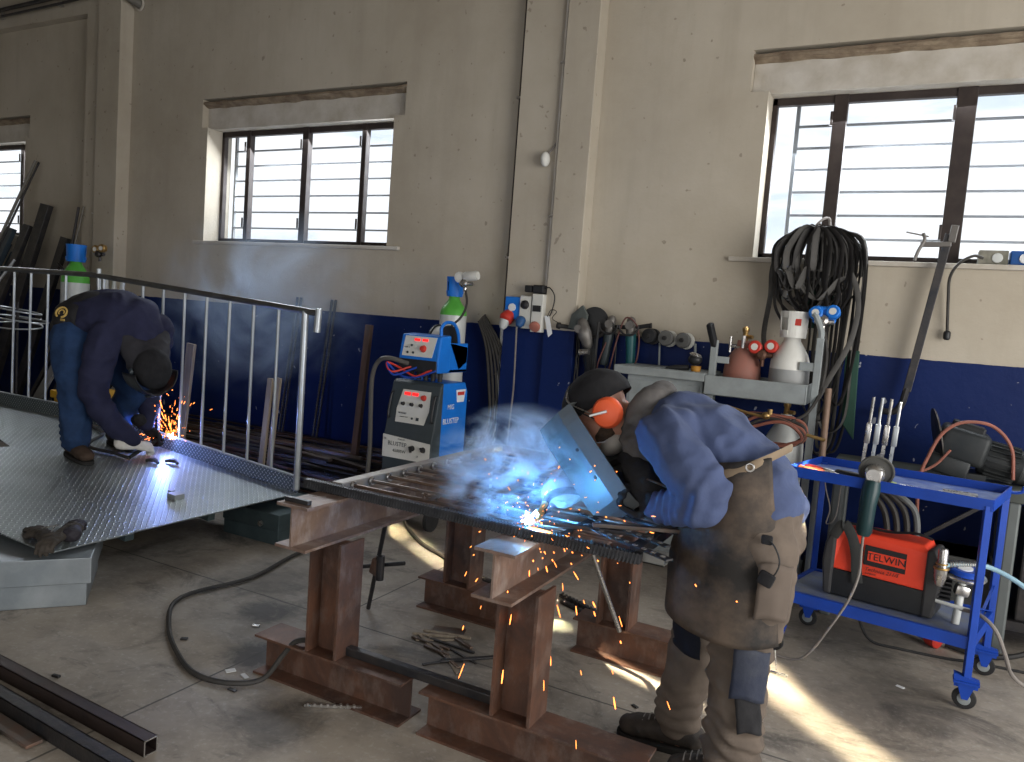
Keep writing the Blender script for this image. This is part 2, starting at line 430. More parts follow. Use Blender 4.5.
# back wall with three window openings; the lintel sits in a recess wider than each opening
wins = [(-11.0, -9.2, -11.2, -9.12), (-6.24, -4.03, -6.32, -3.92), (-1.02, 1.55, -1.14, 1.68)]
b = MB(); Y1 = 5.6; XL, XR, ZT = -11.4, 3.6, 4.72
Z0, Z1, Z2 = 2.06, 3.14, 3.41
b.ab((XL, WY, 0), (XR, Y1, Z0)); b.ab((XL, WY, Z2), (XR, Y1, ZT))
x = XL
for (a, c, la, lc) in wins:
    b.ab((x, WY, Z0), (la, Y1, Z2)); b.ab((la, WY, Z0), (a, Y1, Z1)); b.ab((c, WY, Z0), (lc, Y1, Z1)); x = lc
b.ab((x, WY, Z0), (XR, Y1, Z2))
struct(b.build('wall_back', WALL))
b = MB(); b.ab((-11.6, -3.2, 0), (-11.4, 5.7, 4.72)); struct(b.build('wall_left', WALL))
b = MB(); b.ab((-11.6, -3.4, 0), (-4.2, -3.2, 4.72)); b.ab((-4.2, -3.4, 3.4), (1.2, -3.2, 4.72)); b.ab((1.2, -3.4, 0), (3.6, -3.2, 4.72)); struct(b.build('wall_front', WALL))
b = MB()
b.ab((-11.4, -3.2, 4.72), (3.6, 5.7, 4.85)); struct(b.build('ceiling', mat('ceiling_plaster', (.15, .12, .09), .9)))
# lintels, the rough brown soffit strips above them and the sills
k = 1
for (a, c, la, lc) in wins:
    b = MB(); b.ab((la, WY + .07, Z1), (lc, Y1, Z2 - .035), bevel=.004); struct(b.build('trim_%d' % k, CONC)); k += 1
    def rough(u, v, la=la, lc=lc):
        x = la + (lc - la) * u
        return (x, WY + .005 + v * .075, Z2 - .034 - .030 * v + .012 * noise.noise(V((x * 7, v * 3, 1))) )
    b = MB(); b.grid(rough, 60, 4); struct(b.build('trim_%d' % k, SOFFIT, solid=.02)); k += 1
    b = MB(); b.ab((la - .03 if la > -10 else la, WY - .035, Z0 - .03), (lc + .03, WY + .19, Z0), bevel=.004); struct(b.build('trim_%d' % k, CONC)); k += 1
GL = glass_mat()
def window(n, xa, xb, mull, bars, post):
    y = WY + .18; z0, z1 = Z0 + .0, Z1 + .0
    b = MB(); w = .035
    b.ab((xa, y, z0), (xb, y + .05, z0 + .05)); b.ab((xa, y, z1 - .05), (xb, y + .05, z1))
    b.ab((xa, y, z0), (xa + .035, y + .05, z1)); b.ab((xb - .035, y, z0), (xb, y + .05, z1))
    for mx, mw in mull: b.ab((mx - mw / 2, y - .012, z0), (mx + mw / 2, y + .05, z1))
    fr = struct(b.build('window_%d' % n, WFRAME, bevel=.004))
    b = MB(); b.ab((xa + .03, y + .022, z0 + .04), (xb - .03, y + .028, z1 - .04)); b.build('glass', GL, fr)
    b = MB()
    for z in bars: b.beam((post, y + .14, z), (xb + .05, y + .14, z), .02, .014)
    b.ab((post - .012, y + .13, z0 - .05), (post + .012, y + .155, z1 + .06))
    b.build('grille', GREYBAR, fr)
    # sash stays
    for mx, mw in mull:
        for zz in (z0 + .16, z1 - .2):
            b = MB(); b.cyl((mx - mw / 2 - .006, y - .02, zz), (mx - mw / 2 - .006, y - .02, zz + .09), .009, n=8); b.build('hinge', WFRAME, fr, smooth=True)
ZB = [2.23, 2.385, 2.54, 2.69, 2.835, 2.98]
window(1, -11.0, -9.2, [(-9.55, .06), (-10.3, .06)], ZB, -11.0)
window(2, -6.24, -4.03, [(-5.87, .05), (-5.15, .07), (-4.47, .05)], ZB, -6.19)
window(3, -1.02, 1.55, [(-.59, .085), (.12, .11), (.9, .08)], ZB, -.87)
# pilasters
def pilaster(n, x0, xm, x1):
    b = MB(); b.ab((x0, 5.20, 0), (xm, WY + .01, ZT)); b.ab((xm, 5.155, 0), (x1, WY + .01, ZT), bevel=.006)
    struct(b.build('trim_%d' % n, WALL))
pilaster(20, -2.80, -2.44, -2.19)
pilaster(21, -7.98, -7.73, -7.38)
b = MB(); b.ab((-11.4, 5.2, 4.36), (-7.98, 5.31, ZT)); struct(b.build('trim_22', WALL))

def pipe_run(name, label, pts, r, m, loc, clips=(), cat='pipe'):
    t = thing(name, label, cat, loc)
    b = MB(); b.tube(pts, r, n=12, sub=4); b.build('pipe_run', m, t, smooth=True)
    for c in clips:
        b = MB(); b.ab((c[0] - r * 1.7, c[1] - r * 1.2, c[2] - .008), (c[0] + r * 1.7, c[1] + r * 2.2, c[2] + .008)); b.build('clip', CHROME, t)
    return t
pipe_run('conduit_pipe', 'thin dark conduit running down the back wall beside the middle pillar, past the sockets', [(-2.83, 5.27, 4.7), (-2.83, 5.27, 3), (-2.83, 5.27, 1.5)], .018, mat('dark_conduit', (.06, .05, .042), .5), (-2.83, 5.27, 1.5), [(-2.83, 5.27, 2.0), (-2.83, 5.27, 3.2)])
pipe_run('drain_pipe', 'grey vertical pipe on the blue stripe, between hanging hoses and red plug', [(-2.83, 5.25, 1.49), (-2.83, 5.25, 1), (-2.83, 5.25, 0.02)], .020, LGREY, (-2.83, 5.25, 0.02), [(-2.83, 5.25, 1.1)])
pipe_run('conduit_pipe', 'painted conduit running down the middle of the centre pillar to the sockets', [(-2.455, 5.18, 4.7), (-2.455, 5.18, 3), (-2.455, 5.18, 1.74)], .012, CONC, (-2.455, 5.18, 1.74), [(-2.455, 5.18, 2.3), (-2.455, 5.18, 3.4)])
pipe_run('conduit_pipe', 'pale conduit running up the pillar near the green gas bottle', [(-7.745, 5.18, 4.4), (-7.745, 5.18, 3), (-7.745, 5.18, 1.5)], .014, CONC, (-7.745, 5.18, 1.5), [(-7.745, 5.18, 2.3), (-7.745, 5.18, 3.4)])
pipe_run('overhead_pipe', 'upper dark pipe running along the ceiling beam above the far window', [(-11.3, 5.12, 4.50), (-9, 5.12, 4.53), (-7.75, 5.12, 4.56)], .022, DSTEEL, (-11.3, 5.12, 4.5), [(-9.5, 5.16, 4.52), (-8.4, 5.16, 4.54)])
pipe_run('overhead_pipe', 'lower dark pipe running along the ceiling beam above the far window', [(-11.3, 5.13, 4.44), (-9, 5.13, 4.465), (-7.75, 5.13, 4.49)], .014, DSTEEL, (-11.3, 5.13, 4.44), [(-9.5, 5.17, 4.46), (-8.4, 5.17, 4.475)])
t = thing('pipe_elbow', 'thick grey pipe elbow entering the wall above the far pillar', 'pipe', (-7.3, 5.2, 4.5))
b = MB(); b.tube([(-7.6, 5.08, 4.72), (-7.42, 5.1, 4.56), (-7.3, 5.15, 4.45), (-7.27, 5.29, 4.40)], .045, n=14); b.build('elbow', mat('old_pipe', (.16, .15, .13), .7), t, smooth=True)
b = MB(); b.torus((-7.27, 5.28, 4.40), .055, .012, (0, 1, 0)); b.build('collar', CONC, t, smooth=True)
# bulb-shaped bell on the pillar
t = thing('alarm_bell', 'small pale egg-shaped fitting with a short cable on the middle pillar', 'alarm', (-2.53, 5.16, 2.7))
b = MB(); b.ell((-2.53, 5.15, 2.71), (.032, .045, .055)); b.build('housing', WHITE, t, smooth=True)
b = MB(); b.tube([(-2.52, 5.17, 2.75), (-2.49, 5.185, 2.8), (-2.46, 5.18, 2.84)], .006); b.build('cable', GCORD, t, smooth=True)
# ------------------------------------------------------------------ trestle of rusted I-beams
def ibeam(b, p0, p1, h, w, tf=.009, tw=.007, up=(0, 0, 1)):
    """I section from p0 to p1 (centre line), flange width w, height h along up"""
    p0, p1, u = V(p0), V(p1), V(up).normalized()
    o = u * (h / 2 - tf / 2)
    b.beam(p0 + o, p1 + o, w, tf, up); b.beam(p0 - o, p1 - o, w, tf, up); b.beam(p0, p1, tw, h - 2 * tf, up)
def trestle(x0, hx, label, foot_near, foot_far, head_y):
    t = thing('steel_trestle', label, 'trestle', (x0, 2.4, 0), 'rusted beam trestles')
    for (y, fx) in ((2.36, foot_near), (3.37, foot_far)):
        b = MB(); ibeam(b, (fx[0], y, .0825), (fx[1], y, .0825), .165, .15); b.build('foot', RUST, t)
        b = MB(); ibeam(b, (x0, y + (0 if y < 3 else 0), .165), (x0, y, .625), .155, .14, .011, .008, up=(1, 0, 0)); b.build('column', RUST, t)
    b = MB(); ibeam(b, (hx, head_y[0], .71), (hx, head_y[1], .71), .17, .15, .011, .008); b.build('head_beam', RUST2, t)
    return t
trestle(-1.945, -1.98, 'rusted I-beam trestle under the gate end nearest the welding machine', (-2.29, -1.55), (-2.17, -1.55), (2.13, 3.5))
trestle(-1.10, -1.13, 'rusted I-beam trestle under the gate, beneath the brightest welding arc', (-1.47, -.62), (-1.29, -.52), (2.15, 3.5))
# scale plates on the foot top
b = MB(); b.beam((-1.87, 2.37, .182), (-1.19, 2.37, .182), .034, .034, bevel=.003)
o = b.build('square_tube', DSTEEL, loc=(-1.5, 2.37, .165)); tag(o, 'black square tube lying across the feet of the two trestles', 'steel tube')

# ---- the wrought gate lying on the trestles
gate = thing('steel_gate', 'unfinished steel gate with round bars lying flat on the trestles', 'gate', (-1.4, 3.05, .795))
GZ = .815
b = MB(); b.beam((-2.00, 2.40, GZ), (-2.00, 3.78, GZ), .055, .04, bevel=.003); b.build('stile', mat('raw_flat_steel', (.30, .27, .23), .45, .5, (.20, .17, .15), 8, .8, .1), gate)
b = MB(); b.beam((-.74, 2.40, GZ), (-.74, 3.78, GZ), .045, .04, bevel=.003); b.build('stile', DSTEEL, gate)
b = MB(); b.beam((-2.03, 3.78, GZ), (-.72, 3.78, GZ), .04, .035, bevel=.003); b.build('rail', BSTEEL, gate)
# near rail of hammered, notched bar
b = MB(); b.beam((-2.14, 2.375, GZ), (-.70, 2.335, GZ), .03, .034, bevel=.004)
for i in range(110):
    f = i / 109; x = -2.12 + f * 1.40; y = 2.3735 - f * .039
    b.box((x, y, GZ + .001), (.006, .034, .037), (0, 14, 30))
b.build('rail', mat('black_hammered_bar', (.03, .032, .036), .4, .6, (.06, .06, .065), 20, .6, .2), gate)
for i in range(11):
    y = 2.465 + .118 * i
    b = MB(); b.cyl((-1.98, y, GZ + .002), (-.75, y + .004, GZ + .002), .0075, n=10)
    bar = b.build('round_bar', mat('rust_bar', (.20, .13, .09), .38, .7, (.12, .10, .09), 9, .8, .1) if i % 2 == 0 else BSTEEL, gate, smooth=True)
    b = MB(); b.torus((-1.962, y, GZ + .002), .0135, .0055, (1, 0, 0), n=14, m=6); b.build('collar', CHROME, bar, smooth=True)
    if i < 6:
        random.seed(40 + i); xc = -1.60 + .07 * (i % 3) + .3 * (i // 3)
        b = MB()
        for q in range(3):
            pts = []
            for s in range(15):
                a = s / 14 * PI * 2.6 + q * 2.1; r_ = .036 * (1 - s / 22)
                pts.append((xc + q * .008 + r_ * math.cos(a), y + r_ * math.sin(a) * .55, GZ + .006 + .022 * abs(math.sin(a * .5 + q))))
            b.tube(pts, .0038, n=6, sub=2)
        b.build('scroll', BSTEEL, bar, smooth=True)
for i, x in enumerate((-1.35, -1.0)):
    b = MB(); b.beam((x, 2.4, GZ + .003), (x, 3.77, GZ + .003), .022, .012); b.build('cross_strap', DSTEEL, gate)
# loose perforated strips and offcuts by the welder's hands
def strip(x0, y0, x1, y1, z, label, w=.03, holes=10, m=None, grp=None):
    p0, p1 = V((x0, y0, z)), V((x1, y1, z)); t = thing('perforated_strip', label, 'steel strip', (x0, y0, z))
    b = MB(); b.beam(p0, p1, w, .006); b.build('flat_bar', m or DSTEEL, t)
    for h in range(holes):
        c = p0.lerp(p1, (h + .7) / (holes + .4)); b = MB(); b.torus(c + V((0, 0, .003)), .008, .002, n=10, m=5); b.build('rivet_hole', CHROME, t)
strip(-.98, 2.50, -.60, 2.30, .842, 'perforated dark steel strip sticking out past the gate end near the apron')
strip(-1.05, 2.62, -.64, 2.42, .848, 'perforated steel strip lying beneath the striped blue sleeve', .026, 9)
t = thing('channel_offcut', 'short grey channel offcut at the gate corner beside the leather apron', 'steel offcut', (-.66, 2.36, .80))
b = MB(); b.ab((-.70, 2.35, .800), (-.63, 2.40, .804)); b.ab((-.70, 2.35, .80), (-.63, 2.354, .835)); b.ab((-.70, 2.396, .80), (-.63, 2.40, .835)); b.build('channel', mat('dull_channel', (.20, .20, .19), .5, .6), t)
for i, (x0, y0, x1, y1, zz, lb) in enumerate([
        (-1.10, 2.42, -.72, 2.52, .842, 'dark steel bar lying across the gate just behind the sparks'),
        (-.98, 2.72, -.62, 2.60, .846, 'dark steel bar lying across the gate under the torch hand'),
        (-1.0, 2.88, -.60, 2.74, .844, 'dark steel bar lying on the gate end beneath the far sleeve'),
        (-.92, 2.46, -.58, 2.64, .858, 'brownish steel bar lying crosswise over other bars beside the apron')]):
    b = MB(); b.beam((x0, y0, zz), (x1, y1, zz), .022, .014, bevel=.002)
    tag(b.build('steel_bar', BSTEEL if i == 3 else DSTEEL, loc=(x0, y0, zz)), lb, 'steel bar')
b = MB(); b.ab((-2.045, 2.16, .795), (-1.93, 2.18, .812), bevel=.002)
tag(b.build('steel_bar', DSTEEL, loc=(-2.0, 2.17, .795)), 'short black bar piece on the trestle head end near the ramp', 'steel bar')
# leaning rods under the table
for (p0, p1, m, lb) in (((-2.34, 3.11, .008), (-2.07, 2.9, .795), DSTEEL, 'dark round rod leaning under the gate behind the nearer trestle column'),
                        ((-1.05, 3.27, .17), (-1.22, 3.0, .80), CHROME, 'bright thin rod leaning under the gate against the far trestle foot')):
    b = MB(); b.cyl(p0, p1, .011, n=10); tag(b.build('steel_rod', m, smooth=True, loc=p0), lb, 'rod')
b = MB(); b.ab((-1.62, 3.60, .72), (-1.53, 3.66, .79), bevel=.003)
# ratchet clamp lump hanging on the rod
t = thing('pipe_clamp', 'dark rusty screw clamp gripping the rod under the gate', 'clamp', (-2.25, 3.04, .25))
b = MB(); b.box((-2.25, 3.04, .27), (.05, .05, .09), (10, 20, 0), bevel=.008); b.build('jaw', RUST, t)
b = MB(); b.cyl((-2.36, 3.04, .24), (-2.10, 3.06, .31), .010, n=10); b.build('screw', DSTEEL, t, smooth=True)
b = MB(); b.cyl((-2.2, 3.0, .22), (-2.2, 3.0, .34), .02, n=12); b.build('nut', DSTEEL, t, smooth=True)

# ------------------------------------------------------------------ ramp / landing of galvanised checker plate
def rz(x): return .27 + .083 * (-3.55 - x) if x > -5.8 else .457
ramp = thing('access_ramp', 'galvanised checker-plate ramp with tubular railing, propped up on boxes', 'ramp', (-3.6, 3.0, 0))
b = MB()
def deck(poly, th=.006):
    top = [(x, y, rz(x)) for x, y in poly]; b.prism(top, (0, 0, -th))
deck([(-3.55, 2.62), (-3.55, 3.86), (-5.8, 3.86), (-5.8, 3.13)])
b.build('deck_plate', CHECK, ramp)
b = MB(); deck([(-5.8, 2.4), (-5.8, 3.86), (-9.4, 3.86), (-9.4, 2.4)]); b.build('landing_plate', CHECK, ramp)
b = MB(); y0 = 3.862
for (xa, xb) in ((-3.55, -5.8), (-5.8, -9.4)):
    b.prism([(xa, y0, rz(xa)), (xb, y0, rz(xb)), (xb, y0, rz(xb) + .105), (xa, y0, rz(xa) + .105)], (0, .005, 0))
b.build('kick_plate', CHECK2, ramp)
b = MB()
for (xa, xb) in ((-3.55, -5.8), (-5.8, -9.4)): b.beam((xa, 3.868, rz(xa) + .108), (xb, 3.868, rz(xb) + .108), .022, .008)
b.build('kick_cap', GALV, ramp)
b = MB()
for y in (2.66, 3.2, 3.82): b.beam((-3.6, y, rz(-3.6) - .036), (-5.8, y, rz(-5.8) - .036), .05, .06)
b.build('joist', DGALV, ramp)
pl = thing('checker_plate', 'loose checker-plate sheet on the ramp corner with gloves on top', 'steel sheet', (-3.7, 2.4, .28))
b = MB(); poly = [(-3.53, 2.18), (-3.53, 2.63), (-5.35, 3.05), (-5.35, 2.16), (-3.9, 2.16)]
b.prism([(x, y, rz(x) + .004) for x, y in poly], (0, 0, -.006)); b.build('sheet', CHECK, pl)
# railing
RT = lambda x: (1.485 + .0655 * (-3.55 - x)) if x > -5.8 else 1.632
b = MB(); b.tube([(-3.46, 3.868, RT(-3.46)), (-4.6, 3.868, RT(-4.6)), (-5.7, 3.868, RT(-5.7)), (-5.95, 3.868, 1.632), (-7.5, 3.868, 1.632), (-9.4, 3.868, 1.632)], .021, n=14, sub=4)
hr = b.build('handrail', mat('dark_tube', (.16, .165, .16), .35, .7, (.10, .09, .08), 9, .7), ramp, smooth=True)
b = MB(); b.cyl((-3.452, 3.868, RT(-3.46) + .03), (-3.46, 3.868, RT(-3.46) - .125), .023, n=16); b.build('handrail_return', GALV, ramp, smooth=True)
for x in (-5.78,):
    b = MB(); b.tube([(x + .10, 3.868, rz(x) + .1), (x + .10, 3.868, 1.2), (x + .07, 3.868, RT(x) + .05)], .016, n=10); b.build('post', GALV, ramp, smooth=True)
b = MB(); b.cyl((-3.565, 3.868, rz(-3.55) + .02), (-3.565, 3.868, RT(-3.56)), .022, n=16); b.build('post', GALV, ramp, smooth=True)
xs = [-3.80, -4.03, -4.26, -4.49, -4.72, -4.95, -5.18, -5.41, -5.64] + [-6.12 - .237 * i for i in range(13)]
for x in xs:
    b = MB(); b.cyl((x, 3.868, rz(x) + .108), (x, 3.868, RT(x) - .01), .0105, n=10); b.build('baluster', GALV, ramp, smooth=True)
# small post in front of the kick plate
b = MB(); b.cyl((-5.45, 3.50, rz(-5.45)), (-5.43, 3.50, rz(-5.45) + .26), .012, n=10); b.ab((-5.48, 3.47, rz(-5.45)), (-5.41, 3.53, rz(-5.45) + .05))
tag(b.build('stub_post', GALV, smooth=True, loc=(-5.45, 3.5, rz(-5.45))), 'short bright steel stub standing on the ramp behind the brown shoe', 'post')
b = MB(); b.prism([(-3.92, 3.14, rz(-3.92)), (-3.85, 3.14, rz(-3.85)), (-3.85, 3.21, rz(-3.85)), (-3.92, 3.21, rz(-3.92))], (0, 0, .03))
b.prism([(-3.99, 3.2, rz(-3.99)), (-3.96, 3.2, rz(-3.96)), (-3.96, 3.23, rz(-3.96)), (-3.99, 3.23, rz(-3.99))], (0, 0, .02))
tag(b.build('square_offcut', GALV, loc=(-3.9, 3.15, rz(-3.9))), 'small square tube offcut lying on the ramp surface', 'steel offcut')
# boxes that prop the ramp
def channel_stack(name, label, c, ang, L, W, H, m, over):
    t = thing(name, label, 'steel box', (c[0], c[1], 0))
    for k, (z0, z1, e) in enumerate(((0, H * .47, 0), (H * .47, H, over))):
        b = MB(); zc = (z0 + z1) / 2; hh = z1 - z0
        M = (0, 0, ang)
        b.box((c[0], c[1], zc), (L + 2 * e, W + 2 * e, hh * .985), M, bevel=.004); p = b.build('channel', m, t)
    return t
d = V((-.23, -.28, 0)).normalized(); nrm_ = V((-.28 * 1, .23, 0)); nrm_ = V((-d.y, d.x, 0)) * 1.0
if nrm_.x > 0: nrm_ = -nrm_
ang = math.degrees(math.atan2(d.y, d.x)); L_, W_ = 1.25, .55
c = V((-3.43, 2.31, 0)) + d * (L_ / 2) + nrm_ * (W_ / 2)
channel_stack('steel_step', 'pale galvanised two-tier steel step under the gloves and ramp corner', c, ang, L_, W_, .245, GALV2, .02)
t = channel_stack('support_box', 'dark galvanised steel box propping the railing end of the ramp', V((-3.66, 3.86, 0)), 0, .48, .58, .20, DGALV, .006)
b = MB(); b.cyl((-3.56, 3.562, .125), (-3.56, 3.548, .125), .018, n=16); b.build('bolt', CHROME, t, smooth=True)

# ------------------------------------------------------------------ gloves lying on the sheet
def glove(name, label, loc, ang, m, parent=None, curl=.3, rest=True, mirror=1, roll=0, s=1.0):
    """work glove: palm, cuff, four unequal fingers and a thumb off the side, fused into one skin"""
    t = thing(name, label, 'glove', loc)
    b = MB(); glove_shape(b, Matrix.Translation(V(loc)) @ Euler((roll, 0, ang)).to_matrix().to_4x4(), curl, mirror, s, cuff=.11)
    organic(b, 'leather_shell', m, t, voxel=.006, smooth=3, wr=.0025, wscale=(40, 40, 40))
    return t
def glove_shape(b, M, curl=.3, mirror=1, s=1.0, cuff=.06, fr=.0115, thumb=(.5, .35), thin=0.0):
    """hand points along +x, palm facing -z, thumb on the +y*mirror side; M = 4x4 placement"""
    def P(x, y, z): return M @ (V((x, y * mirror, z)) * s)
    T = thin; fr -= T
    b.capsule([(P(-.03, 0, 0), .030 * s - T, .024 * s - T), (P(.01, 0, 0), .040 * s - T, .021 * s - T), (P(.05, 0, .0), .043 * s - T, .019 * s - T), (P(.085, 0, 0), .042 * s - T, .015 * s - T)], ref=(M.to_3x3() @ V((0, 1, 0))), n=18)
    for k, (y, L) in enumerate(((.031, .072), (.011, .082), (-.011, .077), (-.031, .060))):
        x, z, a = .082, 0.0, 0.0; pts = [(P(x - .02, y * .9, 0), fr * s)]
        for seg, fl in ((.42, .5), (.32, 1.0), (.26, .9)):
            a += curl * fl * 1.1 + .06 * k * curl; x += math.cos(a) * L * seg; z -= math.sin(a) * L * seg
            pts.append((P(x, y * (1.06 if curl < .6 else 1.0), z), (fr - .0008 * (len(pts))) * s))
        b.capsule(pts, n=10, sub=3)
    th = thumb
    b.capsule([(P(.0, .026, -.006), .016 * s - T), (P(.035, .052, -.012 - .02 * curl), .0145 * s - T), (P(.062, .058 - .03 * th[0], -.02 - .035 * curl * th[1] * 2), .0125 * s - T), (P(.085, .050 - .05 * th[0], -.026 - .05 * curl * th[1] * 2), .0105 * s - T)], n=10, sub=3)
    if cuff: b.capsule([(P(-.03, 0, 0), .034 * s, .027 * s), (P(-.03 - cuff, 0, .0), .048 * s, .036 * s)], ref=(M.to_3x3() @ V((0, 1, 0))), n=18)
GLM = mat('brown_work_leather', (.055, .045, .037), .75, 0, (.03, .026, .022), 18, .8, .2)
glove('work_glove', 'dark leather work glove lying flat with its fingers towards the ramp', (-3.69, 2.24, .325), R(165), GLM, curl=.25)
glove('work_glove', 'dark work glove crumpled over the plate edge above the steel step', (-3.55, 2.24, .335), R(-60), GLM, curl=.55, mirror=-1)
glove('work_glove', 'black work glove tucked behind the two brown ones on the plate', (-3.64, 2.38, .335), R(140), mat('black_glove', (.02, .018, .024), .7, 0, (.04, .035, .045), 15), curl=.6)
b = MB(); b.tube([(-3.56, 2.21, .36), (-3.59, 2.25, .38), (-3.62, 2.28, .37), (-3.63, 2.23, .365), (-3.61, 2.20, .375), (-3.57, 2.24, .385)], .003, n=6)
tag(b.build('wire_loop', CHROME, smooth=True, loc=(-3.59, 2.23, .36)), 'thin pale wire loop lying on the dark gloves', 'wire')
# ------------------------------------------------------------------ gas bottles
def bottle(name, label, loc, r, H, body, shoulder, guard, guard_h=.13, guard_r=None, ring=None, SH=1.3):
    """shouldered bottle with its own valve guard"""
    x, y, z = loc; t = thing(name, label, 'gas cylinder', loc); hb = H - guard_h - .10
    b = MB(); b.lathe([(r * .9, 0), (r, .02), (r, hb - r * SH)], (x, y, z), n=32); b.build('body', body, t, smooth=True)
    b = MB(); b.lathe([(r, hb - r * SH), (r * .97, hb - r * SH * .7), (r * .84, hb - r * SH * .4), (r * .6, hb - r * .1), (r * .42, hb + .02), (r * .38, hb + .06)], (x, y, z), n=32)
    b.build('shoulder', shoulder, t, smooth=True)
    g = guard_r or r * .52; z0 = hb + .04
    b = MB(); n = 30
    for k in range(n):   # ring with two openings and posts
        a0, a1 = 2 * PI * k / n, 2 * PI * (k + 1.05) / n
        op = (k % 15) in (2, 3, 4, 5)
        def pt(a, rr, h): return (x + rr * math.cos(a), y + rr * math.sin(a), z + h)
        for (ha, hb2) in (((z0, z0 + guard_h),) if not op else ((z0, z0 + guard_h * .28), (z0 + guard_h * .75, z0 + guard_h))):
            fl = 1.0
            vs = [pt(a0, g, ha), pt(a1, g, ha), pt(a1, g * 1.12, hb2), pt(a0, g * 1.12, hb2)]
            ctr = V((x, y, 0)); 
            b.prism(vs, V((-math.cos((a0 + a1) / 2), -math.sin((a0 + a1) / 2), 0)) * .006)
    gd = b.build('valve_guard', guard, t)
    b = MB(); b.lathe([(.014, hb + .04), (.02, hb + .06), (.016, hb + .11), (.022, hb + .12), (.022, hb + .14), (.008, hb + .15)], (x, y, z), n=14); b.cyl((x, y, z + hb + .085), (x + .05, y - .03, z + hb + .085), .012, n=10)
    b.build('valve', BRASS, t, smooth=True)
    return t, z + hb
def regulator(label, c, m, gl, face=(0, -1, 0), boots=2, loc=None):
    t = thing('gas_regulator', label, 'regulator', c); c = V(c)
    b = MB(); b.cyl(c + V((-.05, 0, 0)), c + V((.06, 0, 0)), .016, n=12); b.cyl(c + V((0, .0, -.07)), c + V((0, 0, .02)), .013, n=12); b.lathe([(.02, 0), (.032, .01), (.032, .035), (.018, .045)], c + V((0, .0, .0)), face); b.build('body', CHROME if gl is None else gl, t, smooth=True)
    for k in range(boots):
        cc = c + V((-.045 + .095 * k, -.01, .045 + .012 * k)); f = V(face)
        b = MB(); b.lathe([(.030, -.03), (.039, -.02), (.041, .018), (.034, .024)], cc, f, n=22); g = b.build('gauge', m, t, smooth=True)
        b = MB(); b.lathe([(.022, .022), (.021, .0255)], cc, f, n=22); b.build('dial', WHITE, g, smooth=True)
    return t

# the welding set: power source, wire feeder, bottle, hoses
ws = thing('welding_machine', 'dark-fronted blue welding power source with white control panels on wheels', 'welding machine', (-3.04, 4.6, 0))
x0, x1, ya, yb = -3.27, -2.86, 4.40, 4.84
# front leans back above the panel: profile in y-z, extruded along x
b = MB(); prof = [(ya, .22), (ya, .66), (ya + .012, .70), (ya + .075, 1.03), (ya + .11, 1.055), (ya + .11, .22)]
b.prism([(x0, y, z) for y, z in prof], (x1 - x0, 0, 0)); b.build('front_shell', DGREY, ws, bevel=.008)
b = MB(); b.prism([(x0 + .004, y, z) for y, z in ((ya + .11, .24), (ya + .11, 1.05), (yb - .04, 1.05), (yb, .98), (yb, .24))], (x1 - x0 - .008, 0, 0)); b.build('side_cover', BBLUE, ws, bevel=.006)
sl = math.degrees(math.atan2(.063, .33)); 
def on_front(u, w, h):      # u across 0..1, w height; returns a point on the sloped front
    yy = ya + .012 + (w - .70) / .33 * .063 if w > .70 else ya + .012 * max(0, (w - .66) / .04)
    return V((x0 + (x1 - x0) * u, yy - h, w))
rot = (90 - sl, 0, 0)
b = MB(); c = on_front(.46, .865, .003)
b.prism([on_front(.19, .755, .004), on_front(.78, .755, .004), on_front(.84, .85, .004), on_front(.82, .985, .004), on_front(.25, .985, .004), on_front(.18, .85, .004)], (0, .006, 0)); cp = b.build('control_panel', LGREY, ws)
LED = mat('red_led', (.5, .01, .01), .4, emit=(1, .02, .02), estr=1.2)
for u in (.36, .52):
    b = MB(); p = on_front(u, .958, .007); b.box(p, (.050, .006, .022), (-sl, 0, 0)); b.build('led_display', LED, cp)
for u, w, r_ in ((.30, .885, .012), (.48, .885, .012), (.67, .885, .012), (.70, .94, .018)):
    b = MB(); p = on_front(u, w, .004); b.lathe([(r_ * 1.2, 0), (r_, .006), (r_ * .9, .02), (r_ * .5, .021)], p, (0, -1, .2), n=16); b.build('knob', RED if r_ > .012 else DSTEEL, cp, smooth=True)
b = MB(); p = on_front(.64, .79, .007); b.box(p, (.022, .004, .022), (-sl, 0, 0)); b.lathe([(.008, 0), (.008, .006)], on_front(.53, .79, .004), (0, -1, .2), n=12); b.build('socket', DGREY, cp)
text('BLUSTEP', .018, on_front(.32, .82, .009), rot, BLACKP, cp)
text('SYNERGIC PULSE', .009, on_front(.36, .795, .009), rot, DGREY, cp)
b = MB(); b.prism([(x0 - .0, ya - .004, .50), (x1 - .03, ya - .004, .50), (x1 - .012, ya - .004, .53), (x1 - .012, ya - .004, .635), (x0 - .0, ya - .004, .66)], (0, .005, 0)); np_ = b.build('name_plate', WHITE, ws)
text('BLUSTEP', .042, (x0 + .125, ya - .005, .60), (90, 0, 0), DGREY, np_)
text('4500SW', .032, (x0 + .145, ya - .005, .552), (90, 0, 0), DGREY, np_)
text('SYNERGIC', .014, (x0 + .16, ya - .005, .636), (90, 0, 0), DGREY, np_)
for xx, zz, rr in ((x0 + .255, .588, 30), (x0 + .345, .588, 0)):
    b = MB(); b.lathe([(.020, 0), (.018, .012), (.012, .016)], (xx, ya - .004, zz), (0, -1, 0), n=20); b.box((xx - .010 * (rr > 0), ya - .018, zz - .008 * (rr > 0)), (.044, .016, .011), (0, 40 + rr, 0), bevel=.002); b.build('switch_knob', BLACK, np_, smooth=True)
for xx, zz in ((x0 + .02, .63), (x0 + .30, .535)):
    b = MB(); b.lathe([(.008, 0), (.008, .004)], (xx, ya - .004, zz), (0, -1, 0), n=10); b.build('screw', CHROME, np_, smooth=True)
